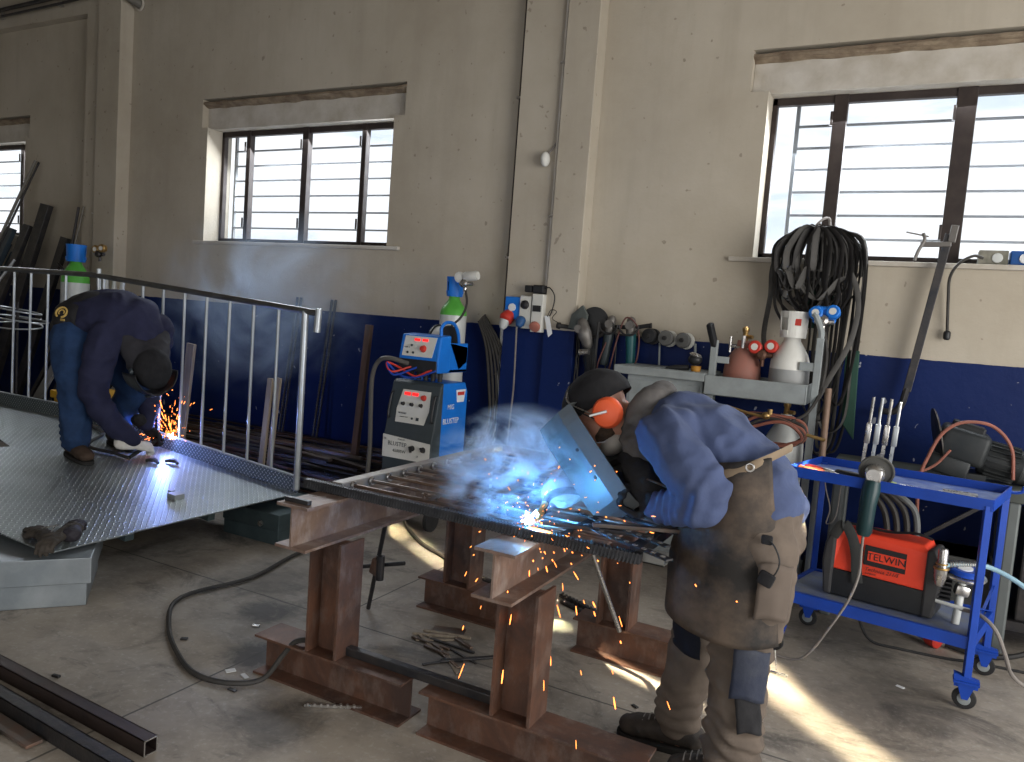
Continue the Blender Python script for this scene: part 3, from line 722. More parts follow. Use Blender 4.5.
for s in (.055, .945):
    b = MB(); b.tube([on_front(s, .78, -.002), on_front(s, .79, .02), on_front(s, .87, .026), on_front(s, .95, .02), on_front(s, .96, -.002)], .008, n=8); b.build('grab_handle', BLACKP, ws, smooth=True)
text('BLUSTEP', .055, (x1 - .002, 4.63, .78), (90, 0, 90), PAPER, ws)
text('MIG', .05, (x1 - .002, 4.62, .88), (90, 0, 90), PAPER, ws)
b = MB(); b.prism([(x1 - .004, 4.70, .91), (x1 - .004, 4.79, .91), (x1 - .004, 4.81, 1.0), (x1 - .004, 4.68, 1.0)], (.002, 0, 0)); b.build('sticker', PAPER, ws)
b = MB(); b.ab((x1 - .003, 4.70, .96), (x1 - .0, 4.79, .985)); b.build('sticker', RED, ws)
b = MB(); b.ab((x0 + .01, 4.42, .17), (x1 - .01, 5.2, .22), bevel=.008); b.build('chassis', DGREY, ws)
for (xx, yy) in ((x0 + .03, 4.5), (x1 - .03, 4.5), (x0 + .03, 5.0), (x1 - .03, 5.0)):
    b = MB(); r_ = .085
    b.lathe([(.03, -.018), (r_ * .6, -.016), (r_, -.014), (r_, .014), (r_ * .6, .016), (.03, .018)], (xx, yy, r_), (1, 0, 0), n=26); b.build('wheel', BLACK, ws, smooth=True)
for k in range(3):
    b = MB(); b.torus((-3.2 + .12 * k, 4.37, .38), .035, .012, (0, 1, 0)); b.build('cable_socket', BLACK, ws, smooth=True)
# wire feeder
wf = thing('wire_feeder', 'blue wire feeder with grey panel sitting on top of the welding machine', 'wire feeder', (-3.02, 4.6, 1.07))
b = MB(); prof = [(4.44, 1.21), (4.47, 1.375), (4.60, 1.385), (4.60, 1.12), (4.45, 1.12)]
b.prism([(-3.21, y, z) for y, z in prof], (.33, 0, 0)); b.build('front_housing', BBLUE, wf, bevel=.01)
b = MB(); b.prism([(-3.205, y, z) for y, z in ((4.437, 1.12), (4.437, 1.205), (4.46, 1.21), (4.50, 1.12))], (.315, 0, 0)); b.build('lower_mouth', BLACKP, wf, bevel=.006)
b = MB(); fp = lambda u, w: V((-3.21 + .33 * u, 4.44 + (w - 1.21) * .182 - .004, w))
b.prism([fp(.08, 1.225), fp(.84, 1.225), fp(.90, 1.365), fp(.10, 1.365)], (0, .006, 0)); fpn = b.build('control_panel', LGREY, wf)
for u in (.42, .62):
    b = MB(); b.box(fp(u, 1.342) + V((0, -.002, 0)), (.045, .005, .018), (-10, 0, 0)); b.build('led_display', LED, fpn)
b = MB(); b.lathe([(.026, 0), (.022, .008), (.017, .022), (.008, .023)], fp(.60, 1.282), (0, -1, .18), n=22); b.build('knob', RED, fpn, smooth=True)
for u, w in ((.22, 1.25), (.30, 1.30), (.36, 1.25)):
    b = MB(); b.lathe([(.009, 0), (.008, .006)], fp(u, w), (0, -1, .18), n=12); b.build('button', DGREY, fpn, smooth=True)
text('WF 2', .018, fp(.20, 1.285) + V((0, -.004, 0)), (80, 0, 0), DGREY, fpn)
b = MB(); b.ab((-3.20, 4.60, 1.12), (-2.90, 4.86, 1.145), bevel=.004); b.ab((-2.915, 4.56, 1.12), (-2.90, 4.86, 1.33), bevel=.004); b.build('rear_frame', BBLUE, wf)
b = MB(); b.prism([(-2.90, 4.62, 1.33), (-2.90, 4.86, 1.30), (-2.90, 4.86, 1.20), (-2.90, 4.75, 1.14)], (-.012, 0, 0)); b.build('bracket', BBLUE, wf)
b = MB(); b.lathe([(.03, -.06), (.135, -.058), (.14, -.05), (.14, -.04), (.125, -.038), (.125, .038), (.14, .04), (.14, .05), (.135, .058), (.03, .06)], (-3.04, 4.74, 1.315), (1, 0, 0), n=36); b.build('wire_spool', BLACKP, wf, smooth=True)
b = MB(); b.lathe([(.124, -.036), (.130, -.034), (.130, .034), (.124, .036)], (-3.04, 4.74, 1.315), (1, 0, 0), n=36); b.build('wire_winding', CYLW, wf, smooth=True)
b = MB(); b.tube([(-2.905, 4.50, 1.38), (-2.905, 4.50, 1.44), (-2.905, 4.56, 1.475), (-2.905, 4.66, 1.465), (-2.905, 4.72, 1.40), (-2.905, 4.74, 1.32)], .012, n=10); b.build('carry_handle', BBLUE, wf, smooth=True)
b = MB()
for q in range(5): b.cyl((-3.17 + q * .06, 4.56, 1.055), (-3.17 + q * .06, 4.56, 1.125), .017, n=12)
b.build('rubber_feet', BLACK, wf, smooth=True)
# bottle behind
bt, zt = bottle('gas_cylinder', 'tall gas cylinder with green shoulder and blue guard behind the welding machine', (-3.17, 5.06, .22), .103, 1.66, CYLW, GREEN, BBLUE, .15, .060, SH=1.0)
regulator('grey flow regulator on the bottle behind the welding machine', (-3.03, 4.98, 1.77), LGREY, CHROME, boots=1)
b = MB(); b.lathe([(.03, 0), (.036, .01), (.036, .10), (.03, .12)], (-3.04, 4.97, 1.82), (1, 0, .12)); tag(b.build('flow_meter', LGREY, smooth=True, loc=(-3.04, 4.97, 1.82)), 'pale cylindrical flow meter beside the blue bottle guard', 'gauge')
def hose(label, pts, r, m=HOSE, name='hose', cat='hose', group=None, n=8):
    b = MB(); b.tube(pts, r, n=n); o = b.build(name, m, smooth=True, loc=pts[0]); tag(o, label, cat, group); return o
hose('black gas hose looping from the regulator down to the wire feeder', [(-3.02, 4.97, 1.72), (-2.99, 4.95, 1.62), (-3.0, 4.9, 1.52), (-3.06, 4.86, 1.44), (-3.08, 4.86, 1.36), (-3.08, 4.86, 1.2)], .009)
hose('thick torch hose hanging from the wire feeder down the side of the machine', [(-3.12, 4.44, 1.17), (-3.24, 4.36, 1.20), (-3.33, 4.36, 1.16), (-3.37, 4.36, 1.04), (-3.38, 4.38, .8), (-3.37, 4.38, .5), (-3.38, 4.36, .15), (-3.30, 4.2, .03)], .016, mat('pale_grey_hose', (.085, .08, .072), .6))
for q, (m, lb) in enumerate(((RED, 'thin red coolant hose below the wire feeder'), (BLUE, 'thin blue coolant hose below the wire feeder'))):
    hose(lb, [(-3.10 + q * .05, 4.44, 1.15), (-3.19 + q * .02, 4.34, 1.11 - q * .02), (-3.24, 4.35, 1.17), (-3.17, 4.40, 1.14 - q * .05), (-3.05, 4.42, 1.09 - q * .01), (-2.95 + q * .04, 4.43, 1.13), (-2.90, 4.46, 1.15)], .007, m)
for q in range(6):
    random.seed(q); dx = .03 * q
    hose('dark hose hanging in the bundle on the wall beside the welding machine', [(-3.02 + dx * .3, 5.2, 1.50 + .01 * q), (-2.95 + dx * .9, 5.22, 1.30), (-2.90 + dx * 1.1, 5.22, 1.0), (-2.84 + dx * .9 - .04, 5.22, .78 - .04 * q), (-2.92, 5.2, .60 - .03 * q), (-3.05, 5.18, .58 - .02 * q)], .012 - .001 * (q % 3), HOSE, group='hose bundle beside the welding machine')

# ------------------------------------------------------------------ sockets on the pillar
t = thing('wall_socket', 'small blue socket box with round white cap on the pillar', 'socket', (-2.68, 5.19, 1.6))
b = MB(); b.ab((-2.76, 5.12, 1.53), (-2.63, 5.20, 1.70), bevel=.008); b.build('box', BBLUE, t)
b = MB(); b.lathe([(.03, 0), (.028, .012), (.01, .014)], (-2.695, 5.12, 1.62), (0, -1, 0)); b.build('cap', PAPER, t, smooth=True)
t = thing('industrial_plug', 'round red industrial plug below the blue socket box', 'plug', (-2.74, 5.14, 1.54))
b = MB(); b.lathe([(.03, 0), (.052, .02), (.055, .07), (.045, .085), (.035, .09)], (-2.72, 5.16, 1.57), (-.2, -.75, -.55)); b.build('shell', RED, t, smooth=True)
b = MB(); b.lathe([(.04, 0), (.03, .05), (.015, .07)], (-2.735, 5.10, 1.52), (-.2, -.3, -1)); b.build('cable_gland', CYLW, t, smooth=True)
t = thing('socket_panel', 'pale distribution panel with round switch and dark display on the pillar', 'socket panel', (-2.55, 5.19, 1.6))
b = MB(); b.ab((-2.63, 5.11, 1.47), (-2.535, 5.20, 1.71), bevel=.006); b.build('switch_box', LGREY, t)
b = MB(); b.lathe([(.034, 0), (.032, .012), (.02, .02)], (-2.585, 5.11, 1.645), (0, -1, 0)); b.build('switch', DSTEEL, t, smooth=True)
b = MB(); b.ab((-2.525, 5.10, 1.45), (-2.435, 5.20, 1.73), bevel=.006); b.build('socket_box', LGREY, t)
b = MB(); b.ab((-2.512, 5.094, 1.60), (-2.448, 5.102, 1.645)); b.build('window', BLACKP, t)
b = MB(); b.lathe([(.036, 0), (.04, .012), (.04, .03), (.03, .035)], (-2.48, 5.10, 1.50), (0, -.8, -.6)); b.build('outlet_cover', mat('faded_red', (.42, .16, .12), .5), t, smooth=True)
t = thing('industrial_plug', 'round blue industrial plug hanging from the pale switch box', 'plug', (-2.62, 5.1, 1.52))
b = MB(); b.lathe([(.024, 0), (.036, .015), (.036, .05), (.02, .08)], (-2.60, 5.11, 1.55), (-.1, -.5, -.9)); b.build('shell', mat('dull_blue', (.02, .08, .22), .5), t, smooth=True)
b = MB(); b.tube([(-2.62, 5.07, 1.48), (-2.63, 5.10, 1.3), (-2.65, 5.15, 1.0), (-2.67, 5.16, .7), (-2.68, 5.14, .3), (-2.6, 5.1, .02)], .007); b.build('cord', GCORD, t, smooth=True)
t = thing('power_adapter', 'pair of black adapters on top of the pale socket panel', 'adapter', (-2.53, 5.15, 1.74))
b = MB(); b.ab((-2.60, 5.11, 1.74), (-2.54, 5.19, 1.79), bevel=.008); b.ab((-2.53, 5.10, 1.735), (-2.44, 5.19, 1.795), bevel=.01); b.build('housing', BLACKP, t)
b = MB(); b.tube([(-2.45, 5.13, 1.77), (-2.40, 5.12, 1.78), (-2.36, 5.13, 1.72), (-2.37, 5.13, 1.62), (-2.40, 5.13, 1.55)], .0045); b.build('cord', BLACK, t, smooth=True)
t = thing('paper_tag', 'white paper tag tied to wires beside the socket panel', 'tag', (-2.40, 5.12, 1.52))
b = MB(); b.prism([(-2.425, 5.12, 1.575), (-2.385, 5.12, 1.575), (-2.35, 5.118, 1.45), (-2.38, 5.116, 1.42)], (0, .002, 0)); b.build('card', PAPER, t)
b = MB(); b.tube([(-2.40, 5.12, 1.57), (-2.37, 5.11, 1.62), (-2.33, 5.12, 1.61), (-2.36, 5.12, 1.56), (-2.31, 5.13, 1.53)], .003); b.build('tie', BLACK, t, smooth=True)

# ------------------------------------------------------------------ angle grinders and wheels hung on a rail
b = MB(); b.beam((-2.30, 5.275, 1.50), (-1.36, 5.275, 1.455), .02, .012, (0, 0, 1)); rail = b.build('rail', DSTEEL, loc=(-1.9, 5.28, 1.48)); tag(rail, 'dark hanging rail under the grinders on the back wall', 'rail')
def grinder(label, c, tilt, col, s=1.0, guard=True, disc=True, disc_face=(0, -1, .1), cordpts=None, name='angle_grinder'):
    """head on top, body hanging below: c is the gear head centre"""
    t = thing(name, label, 'angle grinder', c); c = V(c)
    q = Euler((0, R(tilt), 0)).to_matrix(); P = lambda x, y, z: c + q @ (V((x, y, z)) * s)
    b = MB(); b.capsule([(P(0, 0, .03), .030 * s, .034 * s), (P(0, 0, -.03), .034 * s, .036 * s), (P(0, 0, -.06), .032 * s, .032 * s)], n=16); b.cyl(P(0, -.045, 0), P(0, .01, 0), .028 * s, n=16); b.build('gear_head', CAST, t, smooth=True)
    b = MB(); b.loft([(P(0, 0, -.055), .034 * s), (P(0, 0, -.09), .036 * s), (P(0, .0, -.15), .032 * s), (P(0, 0, -.23), .030 * s), (P(0, 0, -.265), .033 * s), (P(0, 0, -.28), .026 * s)], n=18); b.build('motor_body', col, t, smooth=True)
    b = MB(); b.loft([(P(.028, 0, -.01), .010 * s), (P(.05, 0, -.01), .014 * s), (P(.12, 0, .0), .015 * s), (P(.14, 0, .0), .018 * s)], n=12); b.build('side_handle', BLACKP, t, smooth=True)
    if disc:
        b = MB(); b.lathe([(.012, 0), (.0625, .001), (.0625, .004), (.012, .008)], P(0, -.052, .0), disc_face, n=30); b.build('disc', mat('abrasive_grey', (.12, .115, .11), .9, 0, (.07, .065, .06), 30), t, smooth=True)
    if guard:
        b = MB(); b.torus(P(0, -.045, 0), .066 * s, .007 * s, (0, 1, 0), n=20, m=8, arc=.5, start=0); b.build('guard', DSTEEL, t, smooth=True)
    if cordpts:
        b = MB(); b.tube(cordpts, .0055); b.build('cord', mat('brown_cord', (.12, .05, .045), .6) if len(cordpts) > 6 else BLACK, t, smooth=True)
    return t
t = thing('cut_off_saw', 'large grey grinder with big dark blade guard hung at the rail end by the pillar', 'grinder', (-2.08, 5.18, 1.5))
b = MB(); b.torus((-2.05, 5.16, 1.56), .11, .018, (0, 1, 0), arc=.62, start=-.3); b.build('blade_guard', DSTEEL, t, smooth=True)
b = MB(); b.lathe([(.02, 0), (.105, .002), (.105, .006), (.02, .01)], (-2.05, 5.17, 1.56), (.1, -1, .1), n=36); b.build('blade', BLACKP, t, smooth=True)
b = MB(); b.prism([(-2.23, 5.12, 1.50), (-2.10, 5.10, 1.48), (-2.08, 5.10, 1.60), (-2.13, 5.12, 1.67), (-2.22, 5.14, 1.60)], (0, .03, 0)); b.build('shield_plate', mat('greenish_plate', (.10, .115, .11), .6), t, bevel=.004)
b = MB(); b.capsule([(V((-2.11, 5.10, 1.54)), .04), (V((-2.08, 5.08, 1.47)), .05), (V((-2.06, 5.10, 1.40)), .04)], n=16); b.cyl((-2.12, 5.04, 1.5), (-2.12, 5.12, 1.5), .028); b.build('gear_head', CAST, t, smooth=True)
b = MB(); b.loft([(V((-2.07, 5.12, 1.44)), .05), (V((-2.06, 5.15, 1.34)), .055), (V((-2.05, 5.17, 1.22)), .042), (V((-2.05, 5.18, 1.16)), .05)], n=16); b.build('motor_body', BLACKP, t, smooth=True)
b = MB(); b.loft([(V((-2.17, 5.14, 1.50)), .013), (V((-2.22, 5.14, 1.505)), .015), (V((-2.29, 5.13, 1.51)), .015), (V((-2.30, 5.13, 1.51)), .026), (V((-2.32, 5.13, 1.512)), .022)], n=12); b.build('side_handle', BLACK, t, smooth=True)
b = MB(); b.tube([(-1.99, 5.10, 1.56), (-1.985, 5.08, 1.4), (-1.99, 5.09, 1.25), (-2.0, 5.1, 1.12), (-2.03, 5.12, 1.25), (-2.05, 5.1, 1.4)], .011); b.build('cord', BLACK, t, smooth=True)
t = thing('power_plug', 'chrome-ringed plug dangling below the big grinder', 'plug', (-2.07, 5.08, 1.34))
b = MB(); b.cyl((-2.10, 5.06, 1.335), (-2.03, 5.06, 1.345), .022, n=14); b.build('body', CHROME, t, smooth=True)
b = MB(); b.tube([(-2.10, 5.06, 1.335), (-2.13, 5.08, 1.28), (-2.12, 5.1, 1.18), (-2.14, 5.12, 1.05)], .006); b.build('cord', BLACK, t, smooth=True)
for q in range(3):
    hose('dark cord loop hanging beside the big grinder', [(-2.24 + q * .02, 5.2, 1.52), (-2.25 + q * .025, 5.2, 1.3), (-2.24 + q * .02, 5.2, 1.08 - .05 * q), (-2.21 + q * .02, 5.2, 1.06 - .05 * q), (-2.20 + q * .02, 5.2, 1.3), (-2.20 + q * .01, 5.2, 1.5)], .006, HOSE, name='cord', cat='cord', group='cord loops beside the big grinder')
grinder('angle grinder with red switch hung second along the rail, guard uppermost', (-1.92, 5.16, 1.55), 6, mat('grinder_dark', (.03, .04, .045), .45), 1.05, cordpts=[(-1.93, 5.15, 1.26), (-1.92, 5.12, 1.18), (-1.86, 5.12, 1.2), (-1.86, 5.13, 1.45), (-1.89, 5.12, 1.56)], disc=False)
grinder('teal angle grinder hung third on the rail under a black handle loop', (-1.77, 5.16, 1.55), -4, mat('grinder_teal', (.015, .09, .10), .4), 1.05, disc=False, cordpts=[(-1.77, 5.15, 1.26), (-1.70, 5.12, 1.30), (-1.69, 5.12, 1.45), (-1.72, 5.12, 1.56), (-1.80, 5.12, 1.60), (-1.85, 5.12, 1.45), (-1.90, 5.12, 1.2), (-1.95, 5.12, 1.15), (-1.98, 5.12, 1.25), (-1.93, 5.12, 1.42)])
for q in range(3):
    x = -1.64 + .12 * q; z = 1.487 - .006 * q
    t = thing('polishing_wheel', ['dark lamellar wheel nearest the teal grinder on the wall rail', 'grey flap wheel hung between two darker wheels on the rail', 'grey flap wheel at the trolley end of the wall rail'][q], 'grinding wheel', (x, 5.2, z))
    b = MB(); b.lathe([(.035, 0), (.052, .004), (.054, .03), (.048, .042), (.02, .045)], (x, 5.21, z), (-.12, -1, .05), n=28); b.build('wheel', [BLACKP, mat('flap_grey', (.13, .13, .125), .85), mat('flap_grey', (.13, .13, .125), .85)][q], t, smooth=True)
    b = MB(); b.lathe([(.046, 0), (.057, .01), (.056, .022), (.04, .026)], (x + .012, 5.25, z - .002), (-.12, -1, .05), n=28); b.build('back_plate', LGREY if q else DSTEEL, t, smooth=True)
    b = MB(); b.lathe([(.016, 0), (.014, .012), (.005, .013)], (x - .006, 5.165, z + .002), (-.12, -1, .05), n=14); b.build('hub', BLACK, t, smooth=True)
# grey cabinet with a shelf top behind the welder, and the small yellow-handled grinder
t = thing('tool_cabinet', 'low grey cabinet with overhanging top behind the bending welder', 'cabinet', (-1.5, 5.0, 0))
b = MB(); b.ab((-1.66, 4.86, .08), (-1.16, 5.24, 1.235), bevel=.006); b.build('body', MGREY, t)
b = MB(); b.ab((-1.74, 4.80, 1.235), (-1.14, 5.26, 1.29), bevel=.006); b.build('top', MGREY, t)
b = MB(); b.ab((-1.64, 4.855, .12), (-1.42, 4.862, 1.2), bevel=.002); d_ = b.build('door', MGREY, t)
b = MB(); b.ab((-1.40, 4.855, .12), (-1.18, 4.862, 1.2), bevel=.002); d_ = b.build('door', MGREY, t)
for x in (-1.64, -1.18):
    b = MB(); b.ab((x - .02, 4.88, 0), (x + .02, 4.92, .08)); b.build('leg', MGREY, t)
b = MB(); b.cyl((-1.57, 5.24, 1.29), (-1.585, 5.26, 1.45), .007, n=8); b.cyl((-1.31, 5.22, 1.29), (-1.33, 5.24, 1.46), .009, n=8)
tag(b.build('wall_bracket', MGREY, smooth=True, loc=(-1.45, 5.24, 1.29)), 'thin grey supports rising from the cabinet top below the wheels', 'bracket')
t = thing('die_grinder', 'small grinder with yellow handle standing on the grey cabinet', 'grinder', (-1.24, 4.92, 1.29))
b = MB(); b.loft([(V((-1.22, 4.9, 1.225)), .022), (V((-1.22, 4.9, 1.25)), .026), (V((-1.225, 4.9, 1.30)), .030), (V((-1.225, 4.9, 1.325)), .034)], n=16); b.build('handle', mat('ochre_handle', (.42, .20, .03), .5), t, smooth=True)
b = MB(); b.ell((-1.235, 4.9, 1.365), (.045, .04, .035)); b.build('head', BLACKP, t, smooth=True)
b = MB(); b.lathe([(.035, 0), (.042, .008), (.03, .02)], (-1.235, 4.9, 1.385), (.3, 0, 1)); b.build('guard', CHROME, t, smooth=True)
b = MB(); b.loft([(V((-1.27, 4.9, 1.31)), .016), (V((-1.36, 4.9, 1.30)), .02), (V((-1.42, 4.9, 1.29)), .012)], n=10); b.build('side_handle', BLACKP, t, smooth=True)

# ------------------------------------------------------------------ gas trolley with its bottles
gt = thing('gas_trolley', 'grey steel gas trolley with shelf tray and upright bars under the window', 'trolley', (-.84, 4.9, 0))
b = MB(); b.ab((-1.14, 4.80, 1.16), (-.54, 4.806, 1.28)); b.ab((-1.14, 5.18, 1.16), (-.54, 5.186, 1.28)); b.ab((-1.14, 4.80, 1.16), (-1.134, 5.186, 1.28)); b.ab((-.546, 4.80, 1.16), (-.54, 5.186, 1.28)); b.ab((-1.14, 4.80, 1.16), (-.54, 5.186, 1.166)); b.build('tray', MGREY, gt, bevel=.002)
for x, zt_ in ((-1.115, 1.50), (-.50, 1.56)):
    b = MB(); b.ab((x - .02, 4.86, .12), (x + .02, 4.90, zt_), bevel=.003); b.build('upright', MGREY, gt)
b = MB(); b.beam((-1.115, 4.88, 1.46), (-1.14, 4.80, 1.60), .04, .045, bevel=.012); b.build('handle', BLACKP, gt)
b = MB(); b.ab((-1.10, 4.865, 1.36), (-1.02, 4.895, 1.40)); b.build('bracket', MGREY, gt)
b = MB(); b.ab((-.60, 4.865, 1.36), (-.50, 4.895, 1.41)); b.build('bracket', MGREY, gt)
b = MB(); b.tube([(-.50, 4.88, 1.55), (-.50, 4.87, 1.60), (-.53, 4.84, 1.68), (-.55, 4.84, 1.70)], .018); b.build('handle', MGREY, gt, smooth=True)
b = MB(); b.ab((-1.14, 4.80, .10), (-.48, 5.186, .14)); b.build('base_plate', MGREY, gt)
for x in (-1.16, -.46):
    b = MB(); b.lathe([(.03, -.02), (.10, -.018), (.105, 0), (.10, .018), (.03, .02)], (x, 5.05, .105), (1, 0, 0)); b.build('wheel', BLACK, gt, smooth=True)
bottle('gas_cylinder', 'white gas cylinder with grey lower half standing in the trolley tray', (-.67, 4.98, 1.17), .118, .60, mat('primer_grey', (.33, .34, .34), .5), WHITE, WHITE, .16, .076)
b = MB(); b.ab((-.655, 4.90, 1.625), (-.62, 4.906, 1.665)); 
tag(b.build('bottle_label', RED, loc=(-.64, 4.9, 1.64)), 'small red label inside the white bottle guard', 'label')
t, z_ = bottle('gas_cylinder', 'oxide-red gas cylinder of low height standing in the trolley tray', (-.96, 5.02, 1.17), .115, .40, MAROON, MAROON, MAROON, .02, .03)
b = MB(); b.cyl((-1.04, 4.98, 1.47), (-.88, 4.98, 1.45), .009, n=8); b.cyl((-1.04, 4.98, 1.43), (-1.04, 4.98, 1.53), .009, n=8); b.cyl((-.96, 4.98, 1.44), (-.96, 4.98, 1.54), .014, n=10); b.build('tee_valve', CHROME, t, smooth=True)
regulator('red twin-gauge regulator beside the oxide-red cylinder', (-.83, 4.94, 1.43), RED, mat('dark_brass', (.12, .06, .04), .5, .4), face=(-.15, -1, .1))
regulator('blue twin-gauge regulator on the white cylinder', (-.50, 4.93, 1.66), BBLUE, CHROME, face=(-.1, -1, .25))
b = MB(); b.box((-.50, 4.95, 1.70), (.13, .06, .10), (10, 0, 0), bevel=.012)
tag(b.build('regulator_cover', BBLUE, loc=(-.5, 4.95, 1.7)), 'blue protective cover over the regulator of the white cylinder', 'cover')
hose('dark hose dropping from the blue regulator to the tray', [(-.49, 4.93, 1.60), (-.46, 4.92, 1.45), (-.47, 4.88, 1.25), (-.52, 4.80, 1.12), (-.60, 4.76, 1.06)], .010, HOSE)
bt3 = bottle('gas_cylinder', 'grey gas cylinder strapped low in the trolley behind the coiled hoses', (-.66, 4.98, .14), .12, 1.0, CYLW, CYLW, CYLW, .03, .03)
for q in range(5):
    c = V((-.72, 4.77, 1.0)); rr = .17 - .012 * q
    pts = [c + V((rr * 1.25 * math.cos(a) + .01 * q, -.008 * q, rr * .55 * math.sin(a) - .006 * q + .01 * math.sin(3 * a + q))) for a in [2 * PI * k / 14 for k in range(15)]]
    hose('coiled gas hose hanging under the trolley tray', pts, .010, HOSE if q % 2 else HOSER, group='coiled hoses under the trolley tray')
t = thing('cutting_torch', 'brass cutting torch resting on the coiled hoses under the tray', 'torch', (-.85, 4.74, 1.1))
b = MB(); b.tube([(-.98, 4.74, 1.11), (-.86, 4.74, 1.085), (-.76, 4.74, 1.07)], .008); b.build('tube', BRASS, t, smooth=True)
b = MB(); b.ell((-.74, 4.73, 1.08), (.025, .02, .022)); b.cyl((-.72, 4.73, 1.09), (-.72, 4.73, 1.12), .014, n=10); b.build('valve', BRASS, t, smooth=True)
b = MB(); b.cyl((-.50, 4.70, 1.00), (-.40, 4.68, .985), .010, n=10); b.build('nozzle', BRASS, t, smooth=True)
b = MB(); b.cyl((-.415, 4.80, .80), (-.425, 4.86, 1.27), .019, n=14)
tag(b.build('brown_pole', mat('brown_tube', (.22, .15, .11), .6, .2), smooth=True, loc=(-.415, 4.8, .8)), 'brown round pole standing behind the blue trolley by the belts', 'pole')
b = MB(); b.cyl((-.415, 4.80, 0), (-.415, 4.80, .8), .03, n=12); tag(b.build('pole_stand', MGREY, smooth=True, loc=(-.415, 4.8, 0)), 'grey stand carrying the brown pole', 'stand')

# ------------------------------------------------------------------ belts and cables slung from the window bar
random.seed(5)
BELT = [mat('black_belt', (.022, .021, .021), .65, 0, (.045, .042, .04), 6, .8, .1), mat('grey_belt', (.075, .072, .067), .7, 0, (.04, .038, .036), 6, .8, .1), mat('pale_belt', (.30, .29, .27), .7, 0, (.16, .15, .14), 6, .8, .1)]
def belt(cx, w, zb, y, wid, m, label, twist):
    b = MB(); zt_ = 2.235; c = -.59; j = lambda k: .012 * math.sin(twist * 3 + k * 2.1)
    pts = [(c, y, zt_), (c - .5 * w + cx * .5, y - .02, zt_ - .012 + j(1)), (c - w + cx + j(2), y - .03, 2.11 + j(3)), (c - w + cx + j(4), y, 2.11 - (2.11 - zb) * .5), (c - .8 * w + cx + j(5), y - .01, zb + .10),
           (c + cx, y - .02, zb), (c + .8 * w + cx + j(6), y - .01, zb + .12), (c + w + cx + j(7), y, 2.11 - (2.11 - zb) * .5), (c + w + cx + j(8), y - .03, 2.11 + j(9)), (c + .5 * w + cx * .5, y - .02, zt_ - .012), (c + .01, y, zt_)]
    L = catmull(pts, 6)
    b.loft([(p, wid, .004) for p in L], n=8, ref=(math.cos(twist) * .9, .6, 0))
    tag(b.build('belt', m, smooth=True, loc=(-.59, y, zt_)), label, 'belt', 'belts and cables slung from the window bar')
for i in range(26):
    w = random.uniform(.03, .17); lim = .25 - w
    belt(random.uniform(-lim, lim), w, random.uniform(1.62, 1.86), 5.22 - .006 * i, random.choice((.014, .018, .022)), BELT[0 if i % 4 else 1], 'dark belt loop in the bundle hanging over the window sill', random.uniform(0, 6))
for i in range(9):
    w = random.uniform(.04, .12)
    belt(.12 + random.uniform(-.05, .08), w, random.uniform(.80, 1.3), 5.20 - .01 * i, random.choice((.012, .015)), BELT[i % 2], 'dark belt loop in the bundle hanging over the window sill', random.uniform(0, 6))
for k, (pts, m, lb) in enumerate([
        ([(-.60, 5.14, 2.24), (-.84, 5.16, 2.05), (-.86, 5.18, 1.8), (-.88, 5.2, 1.55), (-.84, 5.2, 1.42)], BELT[1], 'grey strap hanging at the edge of the belt bundle above the red regulator'),
        ([(-.58, 5.10, 2.2), (-.36, 5.10, 1.9), (-.34, 5.06, 1.6), (-.45, 5.0, 1.3), (-.55, 4.98, 1.05), (-.56, 5.0, .9)], BELT[1], 'grey strap running down in front of the belt bundle towards the brown pole'),
        ([(-.66, 5.12, 2.2), (-.74, 5.10, 1.95), (-.76, 5.1, 1.8)], BELT[1], 'short grey strap end in the middle of the belt bundle')]):
    b = MB(); P_ = catmull(pts, 8); b.loft([(p, .016, .004) for p in P_], n=8, ref=(1, .2, 0)); tag(b.build('strap', m, smooth=True, loc=pts[0]), lb, 'strap')
b = MB(); b.prism([(-.56, 5.21, 1.95), (-.50, 5.21, 2.0), (-.46, 5.21, 1.7), (-.50, 5.21, 1.62), (-.70, 5.22, 1.62), (-.68, 5.21, 1.78)], (0, .03, 0)); b.prism([(-.38, 5.16, 1.5), (-.30, 5.16, 1.5), (-.28, 5.16, .95), (-.36, 5.16, 1.05)], (0, .03, 0))
tag(b.build('green_cloth', mat('dull_green_cloth', (.03, .075, .055), .9, 0, (.02, .05, .04), 6), loc=(-.5, 5.2, 1.8), bevel=.006), 'dull green cloth hanging among the dark belts', 'cloth')
hose('thin looped wire rising from the belt bundle onto the window frame', [(-.72, 5.2, 2.13), (-.68, 5.22, 2.2), (-.61, 5.25, 2.30), (-.57, 5.3, 2.32), (-.56, 5.3, 2.27)], .008, GCORD, name='wire', cat='wire')
